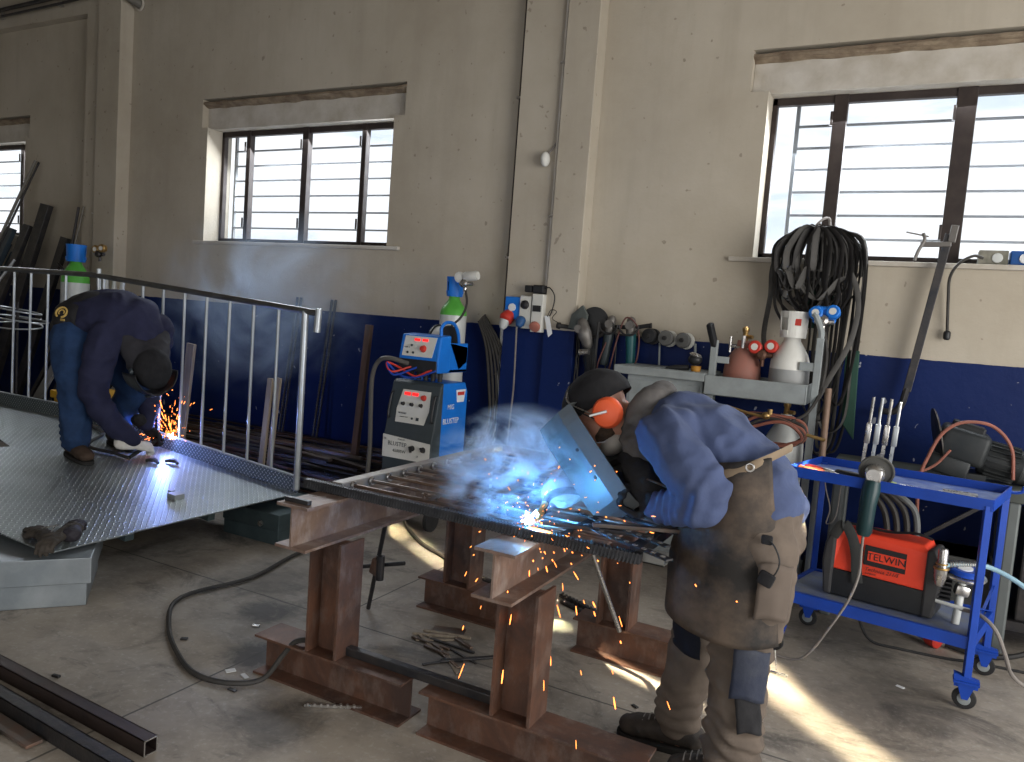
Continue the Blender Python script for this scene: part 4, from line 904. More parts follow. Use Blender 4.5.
# ------------------------------------------------------------------ clamp, cable and things on the sill
t = thing('bar_clamp', 'long black bar clamp leaning against the wall from the window sill', 'clamp', (0, 5.2, 1.2))
b = MB(); b.beam((.105, 5.20, 2.22), (-.02, 5.20, 1.28), .03, .045, (1, 0, 0)); b.build('bar', DSTEEL, t, bevel=.003)
b = MB(); b.tube([(-.02, 5.20, 1.30), (-.04, 5.20, 1.20), (-.08, 5.2, 1.15), (-.16, 5.2, 1.15)], .020, n=10); b.build('fixed_arm', DSTEEL, t, smooth=True)
b = MB(); b.beam((.12, 5.19, 2.17), (.13, 5.19, 2.27), .03, .04, (1, 0, 0), bevel=.004); b.beam((.12, 5.19, 2.16), (-.04, 5.18, 2.155), .025, .03, bevel=.004); b.build('sliding_arm', mat('grey_cast', (.15, .14, .13), .5, .5), t)
b = MB(); b.tube([(-.06, 5.17, 2.06), (-.045, 5.17, 2.12), (-.02, 5.17, 2.18), (-.03, 5.17, 2.22)], .010, n=8); b.cyl((-.12, 5.17, 2.225), (.0, 5.17, 2.20), .0045, n=6); b.build('screw_spindle', mat('grey_cast', (.15, .14, .13), .5, .5), t, smooth=True)
t = thing('extension_cable', 'short dark cable with a black plug hanging from the sill beside the clamp', 'cable', (.15, 5.25, 1.8))
b = MB(); b.tube([(.29, 5.24, 2.09), (.24, 5.22, 2.10), (.17, 5.21, 2.05), (.135, 5.23, 1.97), (.14, 5.25, 1.85), (.15, 5.26, 1.72), (.155, 5.26, 1.66)], .0085); b.build('cord', HOSE, t, smooth=True)
b = MB(); b.loft([(V((.155, 5.26, 1.66)), .012), (V((.156, 5.26, 1.65)), .020), (V((.157, 5.26, 1.615)), .020), (V((.157, 5.26, 1.605)), .012)], n=12); b.build('plug', BLACKP, t, smooth=True)
for (xa, xb, m, lb) in ((.27, .42, mat('dusty_box', (.23, .22, .18), .7, 0, (.10, .10, .08), 12, .9, .1), 'dusty grey device standing on the sill beside the cable end'), (.43, .53, mat('blue_can', (.01, .07, .25), .4), 'blue box standing on the sill at the picture edge')):
    t = thing('sill_box', lb, 'box', ((xa + xb) / 2, 5.34, 2.06))
    b = MB(); b.ab((xa, 5.30, 2.062), (xb, 5.42, 2.145), bevel=.006); b.build('body', m, t)
    b = MB(); b.lathe([(.028, 0), (.026, .006), (.012, .008)], ((xa + xb) / 2 + .02, 5.30, 2.10), (0, -1, 0)); b.build('dial', CYLW if xa < .4 else PAPER, t, smooth=True)
# ------------------------------------------------------------------ stock leaning in the far corner
random.seed(11)
lean = [  # x foot, y foot, x top, y top, z top, width, depth, material, label, group
    (-8.62, 4.85, -8.28, 5.22, 2.04, .13, .05, DSTEEL, 'black steel plank leaning on the wall closest to the green bottle'),
    (-8.95, 4.75, -8.60, 5.20, 2.39, .16, .06, DSTEEL, 'broad black steel plank leaning on the wall below the far window edge'),
    (-9.2, 4.60, -8.85, 5.15, 2.16, .12, .05, DSTEEL, 'narrow black steel plank leaning second from the far window'),
    (-9.5, 4.50, -9.12, 5.12, 2.12, .16, .05, mat('slate_sheet', (.045, .065, .085), .45, .3), 'bluish dark sheet leaning against the wall under the far window')]
for (xa, ya_, xb, yb_, zt_, w, d_, m, lb) in lean:
    b = MB(); b.beam((xa, ya_, .03), (xb, yb_, zt_), w, d_, up=(0, -1, .2), bevel=.003); tag(b.build('steel_plank', m, loc=(xa, ya_, 0)), lb, 'steel plank')
for k in range(6):
    xa = -9.95 + .12 * k; b = MB(); zt_ = 2.05 - .10 * (k % 3)
    b.beam((xa, 4.45, .03), (xa + .25, 5.15, zt_), .10, .03, up=(0, -1, .2)); tag(b.build('steel_plank', m, loc=(xa, 4.45, 0)), 'bluish dark sheet in the row leaning below the far window', 'steel plank', 'sheets leaning below the far window')
for (p0, p1, r, m, lb) in (((-9.40, 4.35, .02), (-8.86, 5.22, 2.88), .017, mat('grey_tube', (.20, .19, .17), .5, .5), 'tall thin grey tube leaning highest of the stock in the corner'),
                           ((-9.34, 4.34, .02), (-8.80, 5.22, 2.86), .012, DSTEEL, 'tall thin dark rod leaning beside the highest grey tube'),
                           ((-8.9, 4.2, .5), (-8.3, 4.7, 1.75), .014, GALV, 'short bright tube leaning low in front of the black planks'),
                           ((-8.12, 4.9, .02), (-7.98, 5.16, 2.36), .014, DSTEEL, 'dark bar leaning behind the green bottle, ahead of its twin'),
                           ((-8.3, 4.9, .02), (-7.92, 5.18, 2.37), .010, mat('grey_tube', (.20, .19, .17), .5, .5), 'grey rod leaning behind the blue bottle guard')):
    b = MB(); b.cyl(p0, p1, r, n=10); tag(b.build('steel_tube', m, smooth=True, loc=p0), lb, 'steel tube')
for k in range(7):
    xa = -8.3 + .17 * k; b = MB(); b.beam((xa, 4.75 + .02 * k, .03), (xa + .32, 5.15, 1.25 + .1 * (k % 3)), .05, .03, up=(0, -1, .2)); tag(b.build('steel_bar', DSTEEL, loc=(xa, 4.75, 0)), 'dark steel bar leaning on the blue stripe behind the railing', 'steel bar', 'dark bars leaning behind the railing')
b = MB(); b.beam((-7.55, 4.3, .015), (-7.10, 4.6, 1.12), .09, .03, bevel=.004, up=(0, 1, 0)); tag(b.build('grey_board', mat('pale_grey_board', (.20, .20, .19), .8), loc=(-7.55, 4.3, .015)), 'pale grey board end tilted behind the railing left of the jeans', 'board')
for k, (c, rr, tl) in enumerate((((-7.12, 4.05, 1.28), .20, .2), ((-7.14, 4.1, 1.20), .22, .1), ((-7.15, 4.08, 1.14), .20, -.1))):
    b = MB(); b.torus(c, rr, .007, (.1, tl * .6, 1), n=40); tag(b.build('wire_coil', GALV, smooth=True, loc=c), 'bright hoop of wire hung just behind the railing', 'wire coil', 'wire hoops behind the railing')
b = MB(); b.cyl((-7.18, 4.1, 0), (-7.18, 4.1, 1.34), .012, n=8); b.cyl((-7.35, 4.1, 1.2), (-6.93, 4.1, 1.2), .008, n=8); tag(b.build('coil_stand', DSTEEL, smooth=True, loc=(-7.18, 4.1, 0.3)), 'dark upright carrying the wire hoops', 'stand')
# bottles in the corner
bottle('gas_cylinder', 'gas cylinder with bright green shoulder and blue guard behind the railing', (-7.52, 4.85, .13), .13, 1.87, CYLW, GREEN, BBLUE, .17, .085, SH=1.3)
t = regulator('twin-gauge brass regulator between green bottle and pillar', (-7.22, 4.9, 1.86), BRASS, DSTEEL, face=(.25, -1, 0))
for k, x in enumerate((-7.28, -7.16, -7.04)):
    b = MB(); b.lathe([(.045, 0), (.045, 1.35), (.03, 1.42), (.018, 1.5), (.018, 1.56)], (x, 5.02, .08), n=16); tag(b.build('slim_cylinder', CYLW, smooth=True, loc=(x, 5.02, .08)), 'slim pale cylinder standing in a row under the brass regulator', 'gas cylinder', 'slim cylinders under the regulator')
b = MB(); b.cyl((-7.82, 4.85, 1.75), (-7.68, 4.85, 1.66), .012, n=8); b.cyl((-7.84, 4.85, 1.68), (-7.68, 4.85, 1.60), .010, n=8); tag(b.build('key_handles', DSTEEL, smooth=True, loc=(-8.1, 4.95, 1.7)), 'dark metal handles poking out beside the blue bottle guard', 'tool')
# boards and rods beyond the railing
for (p0, p1, w, d_, m, lb) in (((-5.27, 4.30, .02), (-5.17, 4.32, 1.14), .085, .03, WOOD, 'weathered board standing behind the railing right beside the sparks'),
                               ((-4.27, 4.22, .02), (-4.21, 4.24, .96), .050, .025, WOOD, 'pale narrow board standing behind the railing'),
                               ((-4.21, 4.24, .02), (-4.14, 4.25, .97), .045, .02, WOOD, 'pale board standing against its slightly shorter neighbour'),
                               ((-3.86, 4.80, .02), (-3.86, 4.92, 1.40), .055, .04, WOODR, 'brown timber post leaning on the blue stripe beside the welding machine')):
    b = MB(); b.beam(p0, p1, w, d_, up=(0, -1, 0), bevel=.003); tag(b.build('board', m, loc=p0), lb, 'board')
for (xa, lb) in ((-5.02, 'ribbed dark rebar pair leaning on the stripe above the ramp middle'), (-4.62, 'ribbed dark rebar pair leaning on the stripe near the railing end')):
    t = thing('rebar_pair', lb, 'steel bar', (xa, 4.9, 0))
    for q in range(2):
        p0, p1 = V((xa + .02 + q * .04, 5.12, .03)), V((xa + .06 + q * .045, 5.27, 1.58)); b = MB(); b.cyl(p0, p1, .011, n=8)
        for i in range(60):
            c = p0.lerp(p1, i / 60); b.torus(c, .011, .003, (0, .3, 1), n=8, m=4)
        b.build('rebar', DSTEEL, t, smooth=True)
t = thing('yellow_crate', 'yellow crate behind the railing between the jeans and the weld', 'crate', (-6.4, 4.3, .0))
b = MB(); b.ab((-6.95, 4.3, .02), (-6.2, 4.75, .55), bevel=.02); b.build('body', YELL, t)
b = MB(); b.ab((-6.97, 4.28, .50), (-6.18, 4.77, .57), bevel=.01); b.build('rim', YELL, t)
b = MB(); b.tube([(-6.9, 4.27, .25), (-6.6, 4.24, .5), (-6.3, 4.27, .2)], .012); b.build('strap', BLACK, t, smooth=True)
# heap of dark bars on the floor by the wall, every bar its own object
random.seed(3)
for i in range(130):
    L_ = random.uniform(1.4, 2.9); y = random.uniform(4.12, 5.15); hgt = .03 + .36 * max(0, min(1, (y - 4.05) / .6)) * random.random() ** .6
    x0_ = random.uniform(-6.3, -5.2); a = random.gauss(0, .09)
    p0 = V((x0_, y, hgt)); p1 = V((min(x0_ + L_, -3.50), max(4.08, min(5.2, y + math.sin(a) * L_)), max(.02, hgt + random.uniform(-.05, .05))))
    b = MB(); w = random.choice((.018, .022, .03, .04)); b.beam(p0, p1, w, random.choice((.012, .018, .022)), up=(0, random.gauss(0, .4), 1))
    m = [DSTEEL, RUST, mat('brown_black_bar', (.05, .04, .036), .5, .6, (.09, .06, .045), 9), DSTEEL, BSTEEL][i % 5 if i % 10 != 4 else 4]
    if i % 10 == 9: m = DSTEEL
    tag(b.build('stock_bar', m, loc=p0), 'dark steel bar lying in the heap on the floor along the wall', 'steel bar', 'bars heaped along the wall')
# ------------------------------------------------------------------ tubes in the near corner
def square_tube(name, label, p0, p1, w, h, m, wall=.004, rim=None):
    t = thing(name, label, 'steel tube', p1); p0, p1 = V(p0), V(p1); d_ = (p1 - p0).normalized(); s = d_.cross(V((0, 0, 1))).normalized(); u = V((0, 0, 1))
    b = MB()
    for sg in (-1, 1):
        b.beam(p0 + s * sg * (w / 2 - wall / 2), p1 + s * sg * (w / 2 - wall / 2), wall, h); b.beam(p0 + u * sg * (h / 2 - wall / 2), p1 + u * sg * (h / 2 - wall / 2), w, wall)
    b.build('tube_wall', m, t); e = p1
    b = MB()
    for sg in (-1, 1):
        b.beam(e + s * sg * (w / 2 - wall / 2), e + s * sg * (w / 2 - wall / 2) + d_ * .002, wall, h); b.beam(e + u * sg * (h / 2 - wall / 2), e + u * sg * (h / 2 - wall / 2) + d_ * .002, w, wall)
    b.build('cut_end', CHROME, t)
    return t
BRN = mat('brown_primer_tube', (.055, .038, .034), .45, .3, (.035, .027, .026), 7, .8, .05)
square_tube('square_tube', 'brown square steel tube with a bright cut end lying on the floor', (-3.3, 1.715, .028), (-2.125, 1.675, .028), .05, .055, BRN)
square_tube('square_tube', 'black square steel tube lying alongside the brown one', (-3.3, 1.600, .028), (-2.02, 1.535, .028), .05, .055, DSTEEL)
b = MB(); b.beam((-3.2, 1.53, .010), (-2.46, 1.49, .010), .055, .012, bevel=.002); o = tag(b.build('flat_bar', mat('grey_flat', (.13, .12, .11), .5, .4, (.19, .09, .05), 6, .8), loc=(-2.4, 1.545, .01)), 'grey flat bar with rusty end on the floor beyond the black tube', 'steel bar')
square_tube('square_tube', 'dark steel tube nearest the picture corner on the floor', (-3.2, 1.42, .03), (-2.58, 1.385, .03), .05, .05, DSTEEL)
# long steel resting above
# ------------------------------------------------------------------ debris
t = hose('thick dark welding cable curving over the floor to the trestle foot', [(-3.22, 3.62, .018), (-3.18, 3.4, .014), (-3.10, 3.04, .014), (-3.15, 2.63, .014), (-2.90, 2.36, .014), (-2.60, 2.18, .014), (-2.42, 2.12, .014), (-2.27, 2.15, .014), (-2.19, 2.24, .02), (-2.14, 2.29, .11), (-2.09, 2.31, .178), (-2.03, 2.35, .188)], .011, HOSE, 'welding_cable', 'cable')
hose('dark hose lying on the floor beneath the gate towards the far foot', [(-3.3, 4.75, .016), (-3.05, 4.45, .014), (-2.76, 4.20, .014), (-2.5, 4.06, .014), (-2.2, 3.9, .014), (-1.9, 3.82, .014)], .014, HOSE, 'welding_cable', 'cable')
random.seed(21)
def scraps(items, cat, group):
    for (nm, lb, x, y, L_, w, h, a, m) in items:
        b = MB(); b.box((x, y, h / 2 + .001), (L_, w, h), (0, 0, a), bevel=min(.002, h / 4)); o = tag(b.build(nm, m, loc=(x, y, 0)), lb, cat, group)
scraps([('steel_scrap', 'square steel plate scrap lying among offcuts between the trestles', -1.86, 3.12, .16, .11, .006, 20, BSTEEL)], 'scrap', None)
for i in range(16):
    x, y = -1.78 + random.uniform(-.13, .16), 2.95 + random.uniform(-.15, .15)
    scraps([('steel_offcut', 'narrow steel offcut in the litter between the trestles', x, y, random.uniform(.05, .26), random.uniform(.012, .022), random.uniform(.004, .012), random.uniform(-50, 60), random.choice((BSTEEL, DSTEEL, WOOD)))], 'scrap', 'offcuts littering the floor between the trestles')
scraps([('steel_chip', 'small pale steel chip on the open floor beside the cable curve', -2.62, 2.62, .035, .02, .008, 20, CHROME),
        ('steel_chip', 'dark chip lying alone on the floor beyond the brown tube', -2.86, 1.81, .035, .014, .01, 10, DSTEEL),
        ('steel_chip', 'bright flat chip inside the cable curve, larger of two', -2.37, 2.24, .04, .028, .004, 60, PAPER),
        ('steel_chip', 'bright flat chip inside the cable curve, slimmer of two', -2.29, 2.24, .045, .02, .004, -20, PAPER),
        ('steel_chip', 'dark chip on the floor just outside the cable curve', -2.24, 2.13, .04, .016, .006, 0, DSTEEL),
        ('steel_chip', 'dark crumb left of the cable curve on the scorched floor', -2.76, 2.33, .03, .02, .008, 30, DSTEEL),
        ('steel_chip', 'small white chip on the floor below the orange power source', .10, 3.88, .035, .018, .004, -25, PAPER),
        ('steel_chip', 'dark chip on the floor near the toe of the work boot', -.86, 2.97, .03, .014, .006, -30, DSTEEL)], 'scrap', None)
b = MB(); b.beam((-1.93, 2.20, .008), (-1.74, 2.31, .008), .010, .010)
for i in range(8): b.box((-1.92 + .022 * i, 2.206 + .0128 * i, .012), (.008, .014, .012), (0, 0, 50))
tag(b.build('twisted_bar', CHROME, loc=(-1.9, 2.25, 0)), 'short twisted bar piece on the floor before the nearer trestle', 'scrap')
for (p0, p1, lb) in (((-1.62, 3.92, .012), (-1.36, 3.80, .012), 'notched dark bar lying on the sunlit floor behind the trestle'), ((-1.58, 3.84, .008), (-1.27, 3.70, .008), 'plain dark bar lying beside the notched one on the sunlit floor')):
    b = MB(); b.beam(p0, p1, .022, .02)
    if 'notched' in lb:
        for i in range(10): b.box(V(p0).lerp(V(p1), (i + .5) / 10) + V((0, 0, .008)), (.012, .028, .014), (0, 0, 0))
    tag(b.build('steel_bar', DSTEEL, loc=p0), lb, 'steel bar')
b = MB(); b.beam((-.44, 3.66, .006), (-.36, 3.66, .006), .012, .008); b.cyl((-.415, 3.68, .01), (-.43, 3.69, .10), .0025, n=6)
tag(b.build('wire_scrap', CHROME, loc=(-.4, 3.66, 0)), 'small bar with a bent wire on the floor behind the apron', 'scrap')

# ------------------------------------------------------------------ blue trolley
bt = thing('blue_trolley', 'blue two-tier steel trolley on castors loaded with tools', 'trolley', (.0, 4.1, 0))
fa = V((-.455, 3.93, 0)); X1, XA = .40, -.46
# slightly turned: corners measured on the floor
cnr = {'nr': V((.345, 3.825, 0)), 'fr': V((.45, 4.29, 0)), 'nl': V((-.47, 3.94, 0)), 'fl': V((-.365, 4.405, 0))}
def quad(b, z0, z1, grow=0.0):
    c = (cnr['nr'] + cnr['fl']) / 2; ps = [cnr[k] + (cnr[k] - c).normalized() * grow for k in ('nl', 'nr', 'fr', 'fl')]
    b.prism([(p.x, p.y, z0) for p in ps], (0, 0, z1 - z0)); return ps
b = MB(); ps = quad(b, .885, .891, .02); b.build('top_tray', mat('worn_blue_top', (.17, .22, .36), .5, 0, (.02, .06, .28), 9, .9, .1), bt)
b = MB()
for i in range(4): b.beam(ps[i] + V((0, 0, .905)), ps[(i + 1) % 4] + V((0, 0, .905)), .006, .05)
b.build('tray_rim', BLUE, bt)
b = MB(); ps = quad(b, .305, .311, .0); b.build('lower_shelf', mat('scuffed_blue_shelf', (.10, .13, .24), .6, 0, (.16, .17, .18), 9, .9, .1), bt)
b = MB()
for i in range(4): b.beam(ps[i] + V((0, 0, .293)), ps[(i + 1) % 4] + V((0, 0, .293)), .02, .055)
b.build('shelf_rim', BLUE, bt)
for k in ('nl', 'nr', 'fr', 'fl'):
    b = MB(); p = cnr[k]; b.beam((p.x, p.y, .12), (p.x, p.y, .90), .03, .03, up=(1, .22, 0), bevel=.002); leg = b.build('leg', BLUE, bt)
    b = MB(); b.prism([(p.x - .045, p.y - .02, .10), (p.x + .045, p.y - .02, .10), (p.x + .05, p.y - .02, .135), (p.x - .05, p.y - .02, .155)], (0, .04, 0)); b.ab((p.x - .05, p.y - .035, .12), (p.x + .05, p.y + .035, .128)); b.prism([(p.x - .035, p.y - .024, .12), (p.x + .035, p.y - .024, .12), (p.x + .012, p.y - .024, .05), (p.x - .012, p.y - .024, .05)], (0, .004, 0)); br = b.build('caster_fork', BLUE, leg)
    b = MB(); b.lathe([(.008, -.013), (.03, -.012), (.045, -.010), (.048, 0), (.045, .010), (.03, .012), (.008, .013)], (p.x, p.y, .048), (.12, 1, 0), n=26); b.build('caster_wheel', BLACK, leg, smooth=True)
    b = MB(); b.lathe([(.006, -.017), (.026, -.015), (.028, 0), (.026, .015), (.006, .017)], (p.x, p.y, .048), (.12, 1, 0), n=20); b.build('caster_hub', MGREY, leg, smooth=True)
b = MB(); b.beam(cnr['nr'] + V((0, 0, .32)), cnr['fr'] + V((0, 0, .45)), .012, .004); b.beam(cnr['nr'] + V((0, 0, .45)), cnr['fr'] + V((0, 0, .32)), .012, .004); b.build('cross_brace', BLUE, bt)
b = MB(); b.tube([(.46, 4.34, .90), (.49, 4.34, .895), (.52, 4.34, .905), (.525, 4.34, .93)], .008, n=8); b.build('hook', BLUE, bt, smooth=True)
# things on the top
Z = .892
t = thing('angle_grinder', 'angle grinder with teal body hung over the front rim of the blue trolley', 'angle grinder', (-.105, 3.93, .90))
b = MB(); b.ell((-.105, 3.90, .955), (.045, .035, .045)); b.box((-.105, 3.895, .95), (.07, .06, .07), (0, 8, 0), bevel=.015); b.cyl((-.11, 3.86, .95), (-.11, 3.94, .95), .03, n=18); b.build('gear_head', CHROME, t, smooth=True)
b = MB(); b.torus((-.10, 3.915, .965), .072, .006, (0, 1, .25), n=32, m=6); b.lathe([(.01, 0), (.070, .002), (.070, .004), (.01, .006)], (-.10, 3.915, .965), (0, 1, .25), n=32); b.build('disc_guard', mat('dark_disc', (.10, .10, .095), .6, .3), t, smooth=True)
b = MB(); b.loft([(V((-.108, 3.885, .92)), .036), (V((-.112, 3.875, .88)), .040), (V((-.118, 3.868, .82)), .037), (V((-.12, 3.865, .74)), .035), (V((-.122, 3.865, .69)), .036), (V((-.123, 3.865, .67)), .026)], n=20); b.build('motor_body', mat('teal_black_body', (.012, .035, .04), .32, 0, (.02, .05, .055), 6), t, smooth=True)
b = MB(); b.tube([(-.123, 3.865, .675), (-.122, 3.84, .60), (-.12, 3.80, .50), (-.15, 3.78, .38), (-.22, 3.80, .22), (-.29, 3.83, .08), (-.36, 3.86, .012), (-.50, 3.88, .008), (-.60, 3.95, .008)], .006, n=8, sub=8); b.build('cord', GCORD, t, smooth=True)
t = thing('toggle_clamp_set', 'row of grey lever clamps standing up on the trolley behind the grinder', 'clamps', (-.11, 4.15, Z))
for q in range(4):
    x = -.175 + .040 * q; b = MB(); tilt = .01
    b.beam((x, 4.17, .89), (x + tilt, 4.17, 1.10), .020, .016); b.beam((x + tilt, 4.17, 1.06), (x + tilt + .004, 4.17, 1.16), .028, .026, bevel=.005); b.cyl((x + tilt + .004, 4.17, 1.15), (x + tilt + .01, 4.17, 1.29 - .01 * (q == 3)), .007, n=10)
    for zz in (.94, .98, 1.02): b.torus((x + .003, 4.158, zz), .005, .002, (0, 1, 0), n=10, m=4)
    b.build('clamp_bar', GALV if q % 2 else CHROME, t, smooth=True)
def plier(label, p0, p1, m):
    t = thing('pliers', label, 'pliers', p0); p0, p1 = V(p0), V(p1); d_ = (p1 - p0); s = d_.cross(V((0, 0, 1))).normalized(); mid = p0.lerp(p1, .42)
    b = MB(); b.loft([(p0, .003), (p0.lerp(mid, .6) + s * .004, .008, .006), (mid, .011, .007)], n=8); b.loft([(p0 + s * .004, .003), (p0.lerp(mid, .6) - s * .004, .008, .006), (mid, .011, .007)], n=8); b.build('jaws', CHROME, t, smooth=True)
    for sg in (-1, 1):
        b = MB(); b.tube([mid, mid.lerp(p1, .3) + s * sg * .014, mid.lerp(p1, .7) + s * sg * .018, p1 + s * sg * .012], .0065, n=8); b.build('grip', m, t, smooth=True)
plier('red-handled pliers lying on the trolley near the brown pole', (-.28, 4.10, Z + .012), (-.43, 4.17, Z + .016), RED)
plier('orange-handled pliers crossing the trolley rim beside the welder', (-.24, 4.02, Z + .014), (-.45, 4.03, Z + .026), mat('orange_grip', (.55, .12, .04), .5))
t = thing('file_box', 'black long-nosed tool lying beside the pliers and grinder', 'tool', (-.2, 4.02, Z))
b = MB(); b.capsule([(V((-.27, 4.05, Z + .020)), .018), (V((-.19, 4.0, Z + .020)), .022), (V((-.14, 3.98, Z + .018)), .018)], n=12); b.build('body', BLACKP, t, smooth=True)
b = MB(); b.tube([(.0, 4.04, Z + .006), (.04, 4.07, Z + .004), (.08, 4.03, Z + .004), (.05, 3.99, Z + .004), (.0, 4.0, Z + .004), (.02, 4.04, Z + .008)], .004, n=6); tag(b.build('wire_loop', DSTEEL, smooth=True, loc=(.04, 4.03, Z)), 'dark wire loop lying on the trolley top beside the grinder', 'wire')
b = MB(); b.cyl((.00, 4.02, Z + .008), (.12, 4.0, Z + .008), .006, n=8)
for q in range(6): b.torus((.03 + .015 * q, 4.015 - .0025 * q, Z + .008), .006, .002, (1, -.15, 0), n=8, m=4)
tag(b.build('threaded_rod', CHROME, smooth=True, loc=(.06, 4.01, Z)), 'short threaded rod on the trolley top next to the wire loop', 'rod')
for (x, y, a, L_, m, lb) in ((.235, 4.02, -8, .15, LGREY, 'pale flat plate lying on top at the corner end of the trolley'), (.25, 4.06, -2, .14, CHROME, 'second metal plate overlapping the pale one on the trolley'), (.20, 3.97, -12, .12, mat('dull_plate', (.25, .26, .24), .6), 'small dull plate at the front of the plate pair')):
    b = MB(); b.box((x, y, Z + .004 + (.006 if 'overlap' in lb else 0)), (L_, .055, .005), (0, 0, a)); tag(b.build('metal_plate', m, loc=(x, y, Z)), lb, 'plate')
b = MB(); b.lathe([(.02, 0), (.02, .022), (.008, .025)], (-.03, 3.99, Z), n=14); tag(b.build('round_tin', mat('yellow_green', (.35, .42, .12), .5), smooth=True, loc=(-.03, 3.99, Z)), 'small yellow-green cap beside the grinder on the trolley', 'cap')
# inverter power source on the lower shelf
ow = thing('welding_inverter', 'orange and black portable welding inverter with carry strap on the lower shelf', 'welding inverter', (-.05, 4.12, .268))
def OW(u, v, z):     # local frame follows the trolley turn: u along its length, v depth
    e1 = (cnr['nr'] - cnr['nl']).normalized(); e2 = (cnr['fr'] - cnr['nr']).normalized(); return V((-.275, 4.03, 0)) + e1 * u + e2 * v + V((0, 0, z))
Lw, Dw, z0, z1 = .47, .17, .272, .62
b = MB(); b.prism([OW(0, 0, z0), OW(Lw, 0, z0), OW(Lw, 0, z0 + .12), OW(0, 0, z0 + .13)], OW(0, Dw, 0) - OW(0, 0, 0)); b.build('lower_shell', BLACKP, ow, bevel=.008)
b = MB(); b.prism([OW(.02, .002, z0 + .13), OW(Lw - .04, .002, z0 + .12), OW(Lw - .04, .002, z1 - .05), OW(Lw - .06, .03, z1 - .02), OW(.06, .03, z1 - .02), OW(.03, .002, z1 - .045)], OW(0, Dw - .004, 0) - OW(0, 0, 0)); b.build('orange_shell', REDO, ow, bevel=.008)
for u0, s in ((-.012, -1), (Lw - .045, 1)):
    b = MB(); U = lambda a: u0 + (.057 * a if s > 0 else .045 * (1 - a))
    b.prism([OW(U(0), -.008, z0 + .0), OW(U(.85), -.008, z0), OW(U(1.25), -.008, z0 + .16), OW(U(1.1), -.008, z0 + .25), OW(U(.55), -.008, z1 - .03), OW(U(0), -.008, z1 - .035)], OW(0, Dw + .016, 0) - OW(0, 0, 0)); fp_ = b.build('end_bumper', mat('grey_bumper', (.045, .045, .047), .5), ow, bevel=.012)
    if s > 0:
        for q in range(7):
            b = MB(); b.ab(OW(U(1.1) - .01, -.006, z0 + .10 + .02 * q), OW(U(1.1) + .012, Dw + .004, z0 + .108 + .02 * q)); b.build('cooling_fin', BLACKP, fp_)
b = MB(); b.prism([OW(.165, -.004, .455), OW(.345, -.004, .450), OW(.345, -.004, .545), OW(.165, -.004, .550)], OW(0, .003, 0) - OW(0, 0, 0)); lg = b.build('logo_panel', BLACKP, ow)
b = MB(); b.prism([OW(.180, -.006, .478), OW(.342, -.006, .474), OW(.342, -.006, .520), OW(.180, -.006, .524)], OW(0, .003, 0) - OW(0, 0, 0)); b.build('logo_band', REDO, lg)
az = math.degrees(math.atan2((cnr['nr'] - cnr['nl']).y, (cnr['nr'] - cnr['nl']).x))
text('TELWIN', .046, OW(.262, -.0075, .499), (90, 0, az), BLACKP, lg)
b = MB(); b.prism([OW(.10, -.0055, .50), OW(.125, -.0055, .545), OW(.15, -.0055, .55), OW(.16, -.0055, .52), OW(.14, -.0055, .505), OW(.16, -.0055, .49), OW(.15, -.0055, .455), OW(.115, -.0055, .46), OW(.13, -.0055, .485)], OW(0, .003, 0) - OW(0, 0, 0)); b.build('logo_mark', BLACKP, lg)
text('Technica 211/S', .024, OW(.245, -.003, .435), (90, 0, az), BLACKP, ow, shear=.3)
text('SUPERIOR', .011, OW(.20, -.003, .415), (90, 0, az), BLACKP, ow)
b = MB(); P_ = catmull([OW(.02, -.01, .56), OW(.06, -.012, .63), OW(.10, -.010, .585), OW(.13, -.012, .50), OW(.14, -.012, .42), OW(.15, -.014, .36)], 6); b.loft([(p, .024, .003) for p in P_], n=8, ref=(1, 0, 0)); b.build('carry_strap', mat('grey_strap', (.035, .037, .037), .8), ow, smooth=True)
b = MB(); P_ = catmull([OW(.05, .04, .63), OW(.14, .05, .625), OW(.26, .04, .625), OW(.36, .05, .64), OW(.43, .06, .625)], 6); b.loft([(p, .022, .004) for p in P_], n=8, ref=(0, 1, 0)); b.build('carry_strap', BLACK, ow, smooth=True)
ow.location.z += .045
# fittings, magnet base and hoses on the shelf
t = thing('hose_coupling', 'brass quick coupling with ribbed steel body standing beside the inverter end', 'coupling', (.22, 3.98, .45))
b = MB(); b.loft([(V((.205, 3.93, .45)), .016), (V((.205, 3.93, .49)), .026), (V((.206, 3.93, .53)), .028), (V((.207, 3.93, .54)), .020), (V((.207, 3.93, .61)), .021), (V((.207, 3.93, .62)), .017)], n=18); b.build('body', CHROME, t, smooth=True)
b = MB(); b.torus((.206, 3.93, .53), .027, .006); b.torus((.206, 3.93, .55), .022, .004); b.build('ring', BRASS, t, smooth=True)
hose('pale blue air hose with ribbed fitting running from the inverter to the trolley end', [(.22, 3.96, .54), (.27, 4.0, .545), (.33, 4.06, .54), (.40, 4.10, .535), (.50, 4.10, .50), (.62, 4.08, .43), (.80, 4.06, .33)], .011, SKYBLUE)
for q in range(9):
    pass
t = thing('ribbed_fitting', 'ribbed steel hose fitting beside the blue disc', 'fitting', (.30, 4.02, .54))
b = MB()
for q in range(12):
    p = V((.235, 3.975, .543)).lerp(V((.345, 4.07, .54)), q / 11); b.torus(p, .014, .005, (.75, .65, 0), n=14, m=6)
b.build('ribs', CHROME, t, smooth=True)
t = thing('magnet_clamp', 'round blue-topped disc tool on a grey stem beside the inverter', 'clamp', (.32, 4.02, .27))
b = MB(); b.lathe([(.02, 0), (.09, .004), (.095, .012), (.09, .018), (.02, .02)], (.30, 4.02, .485), (.05, -.12, 1), n=32); b.build('plate', CHROME, t, smooth=True)
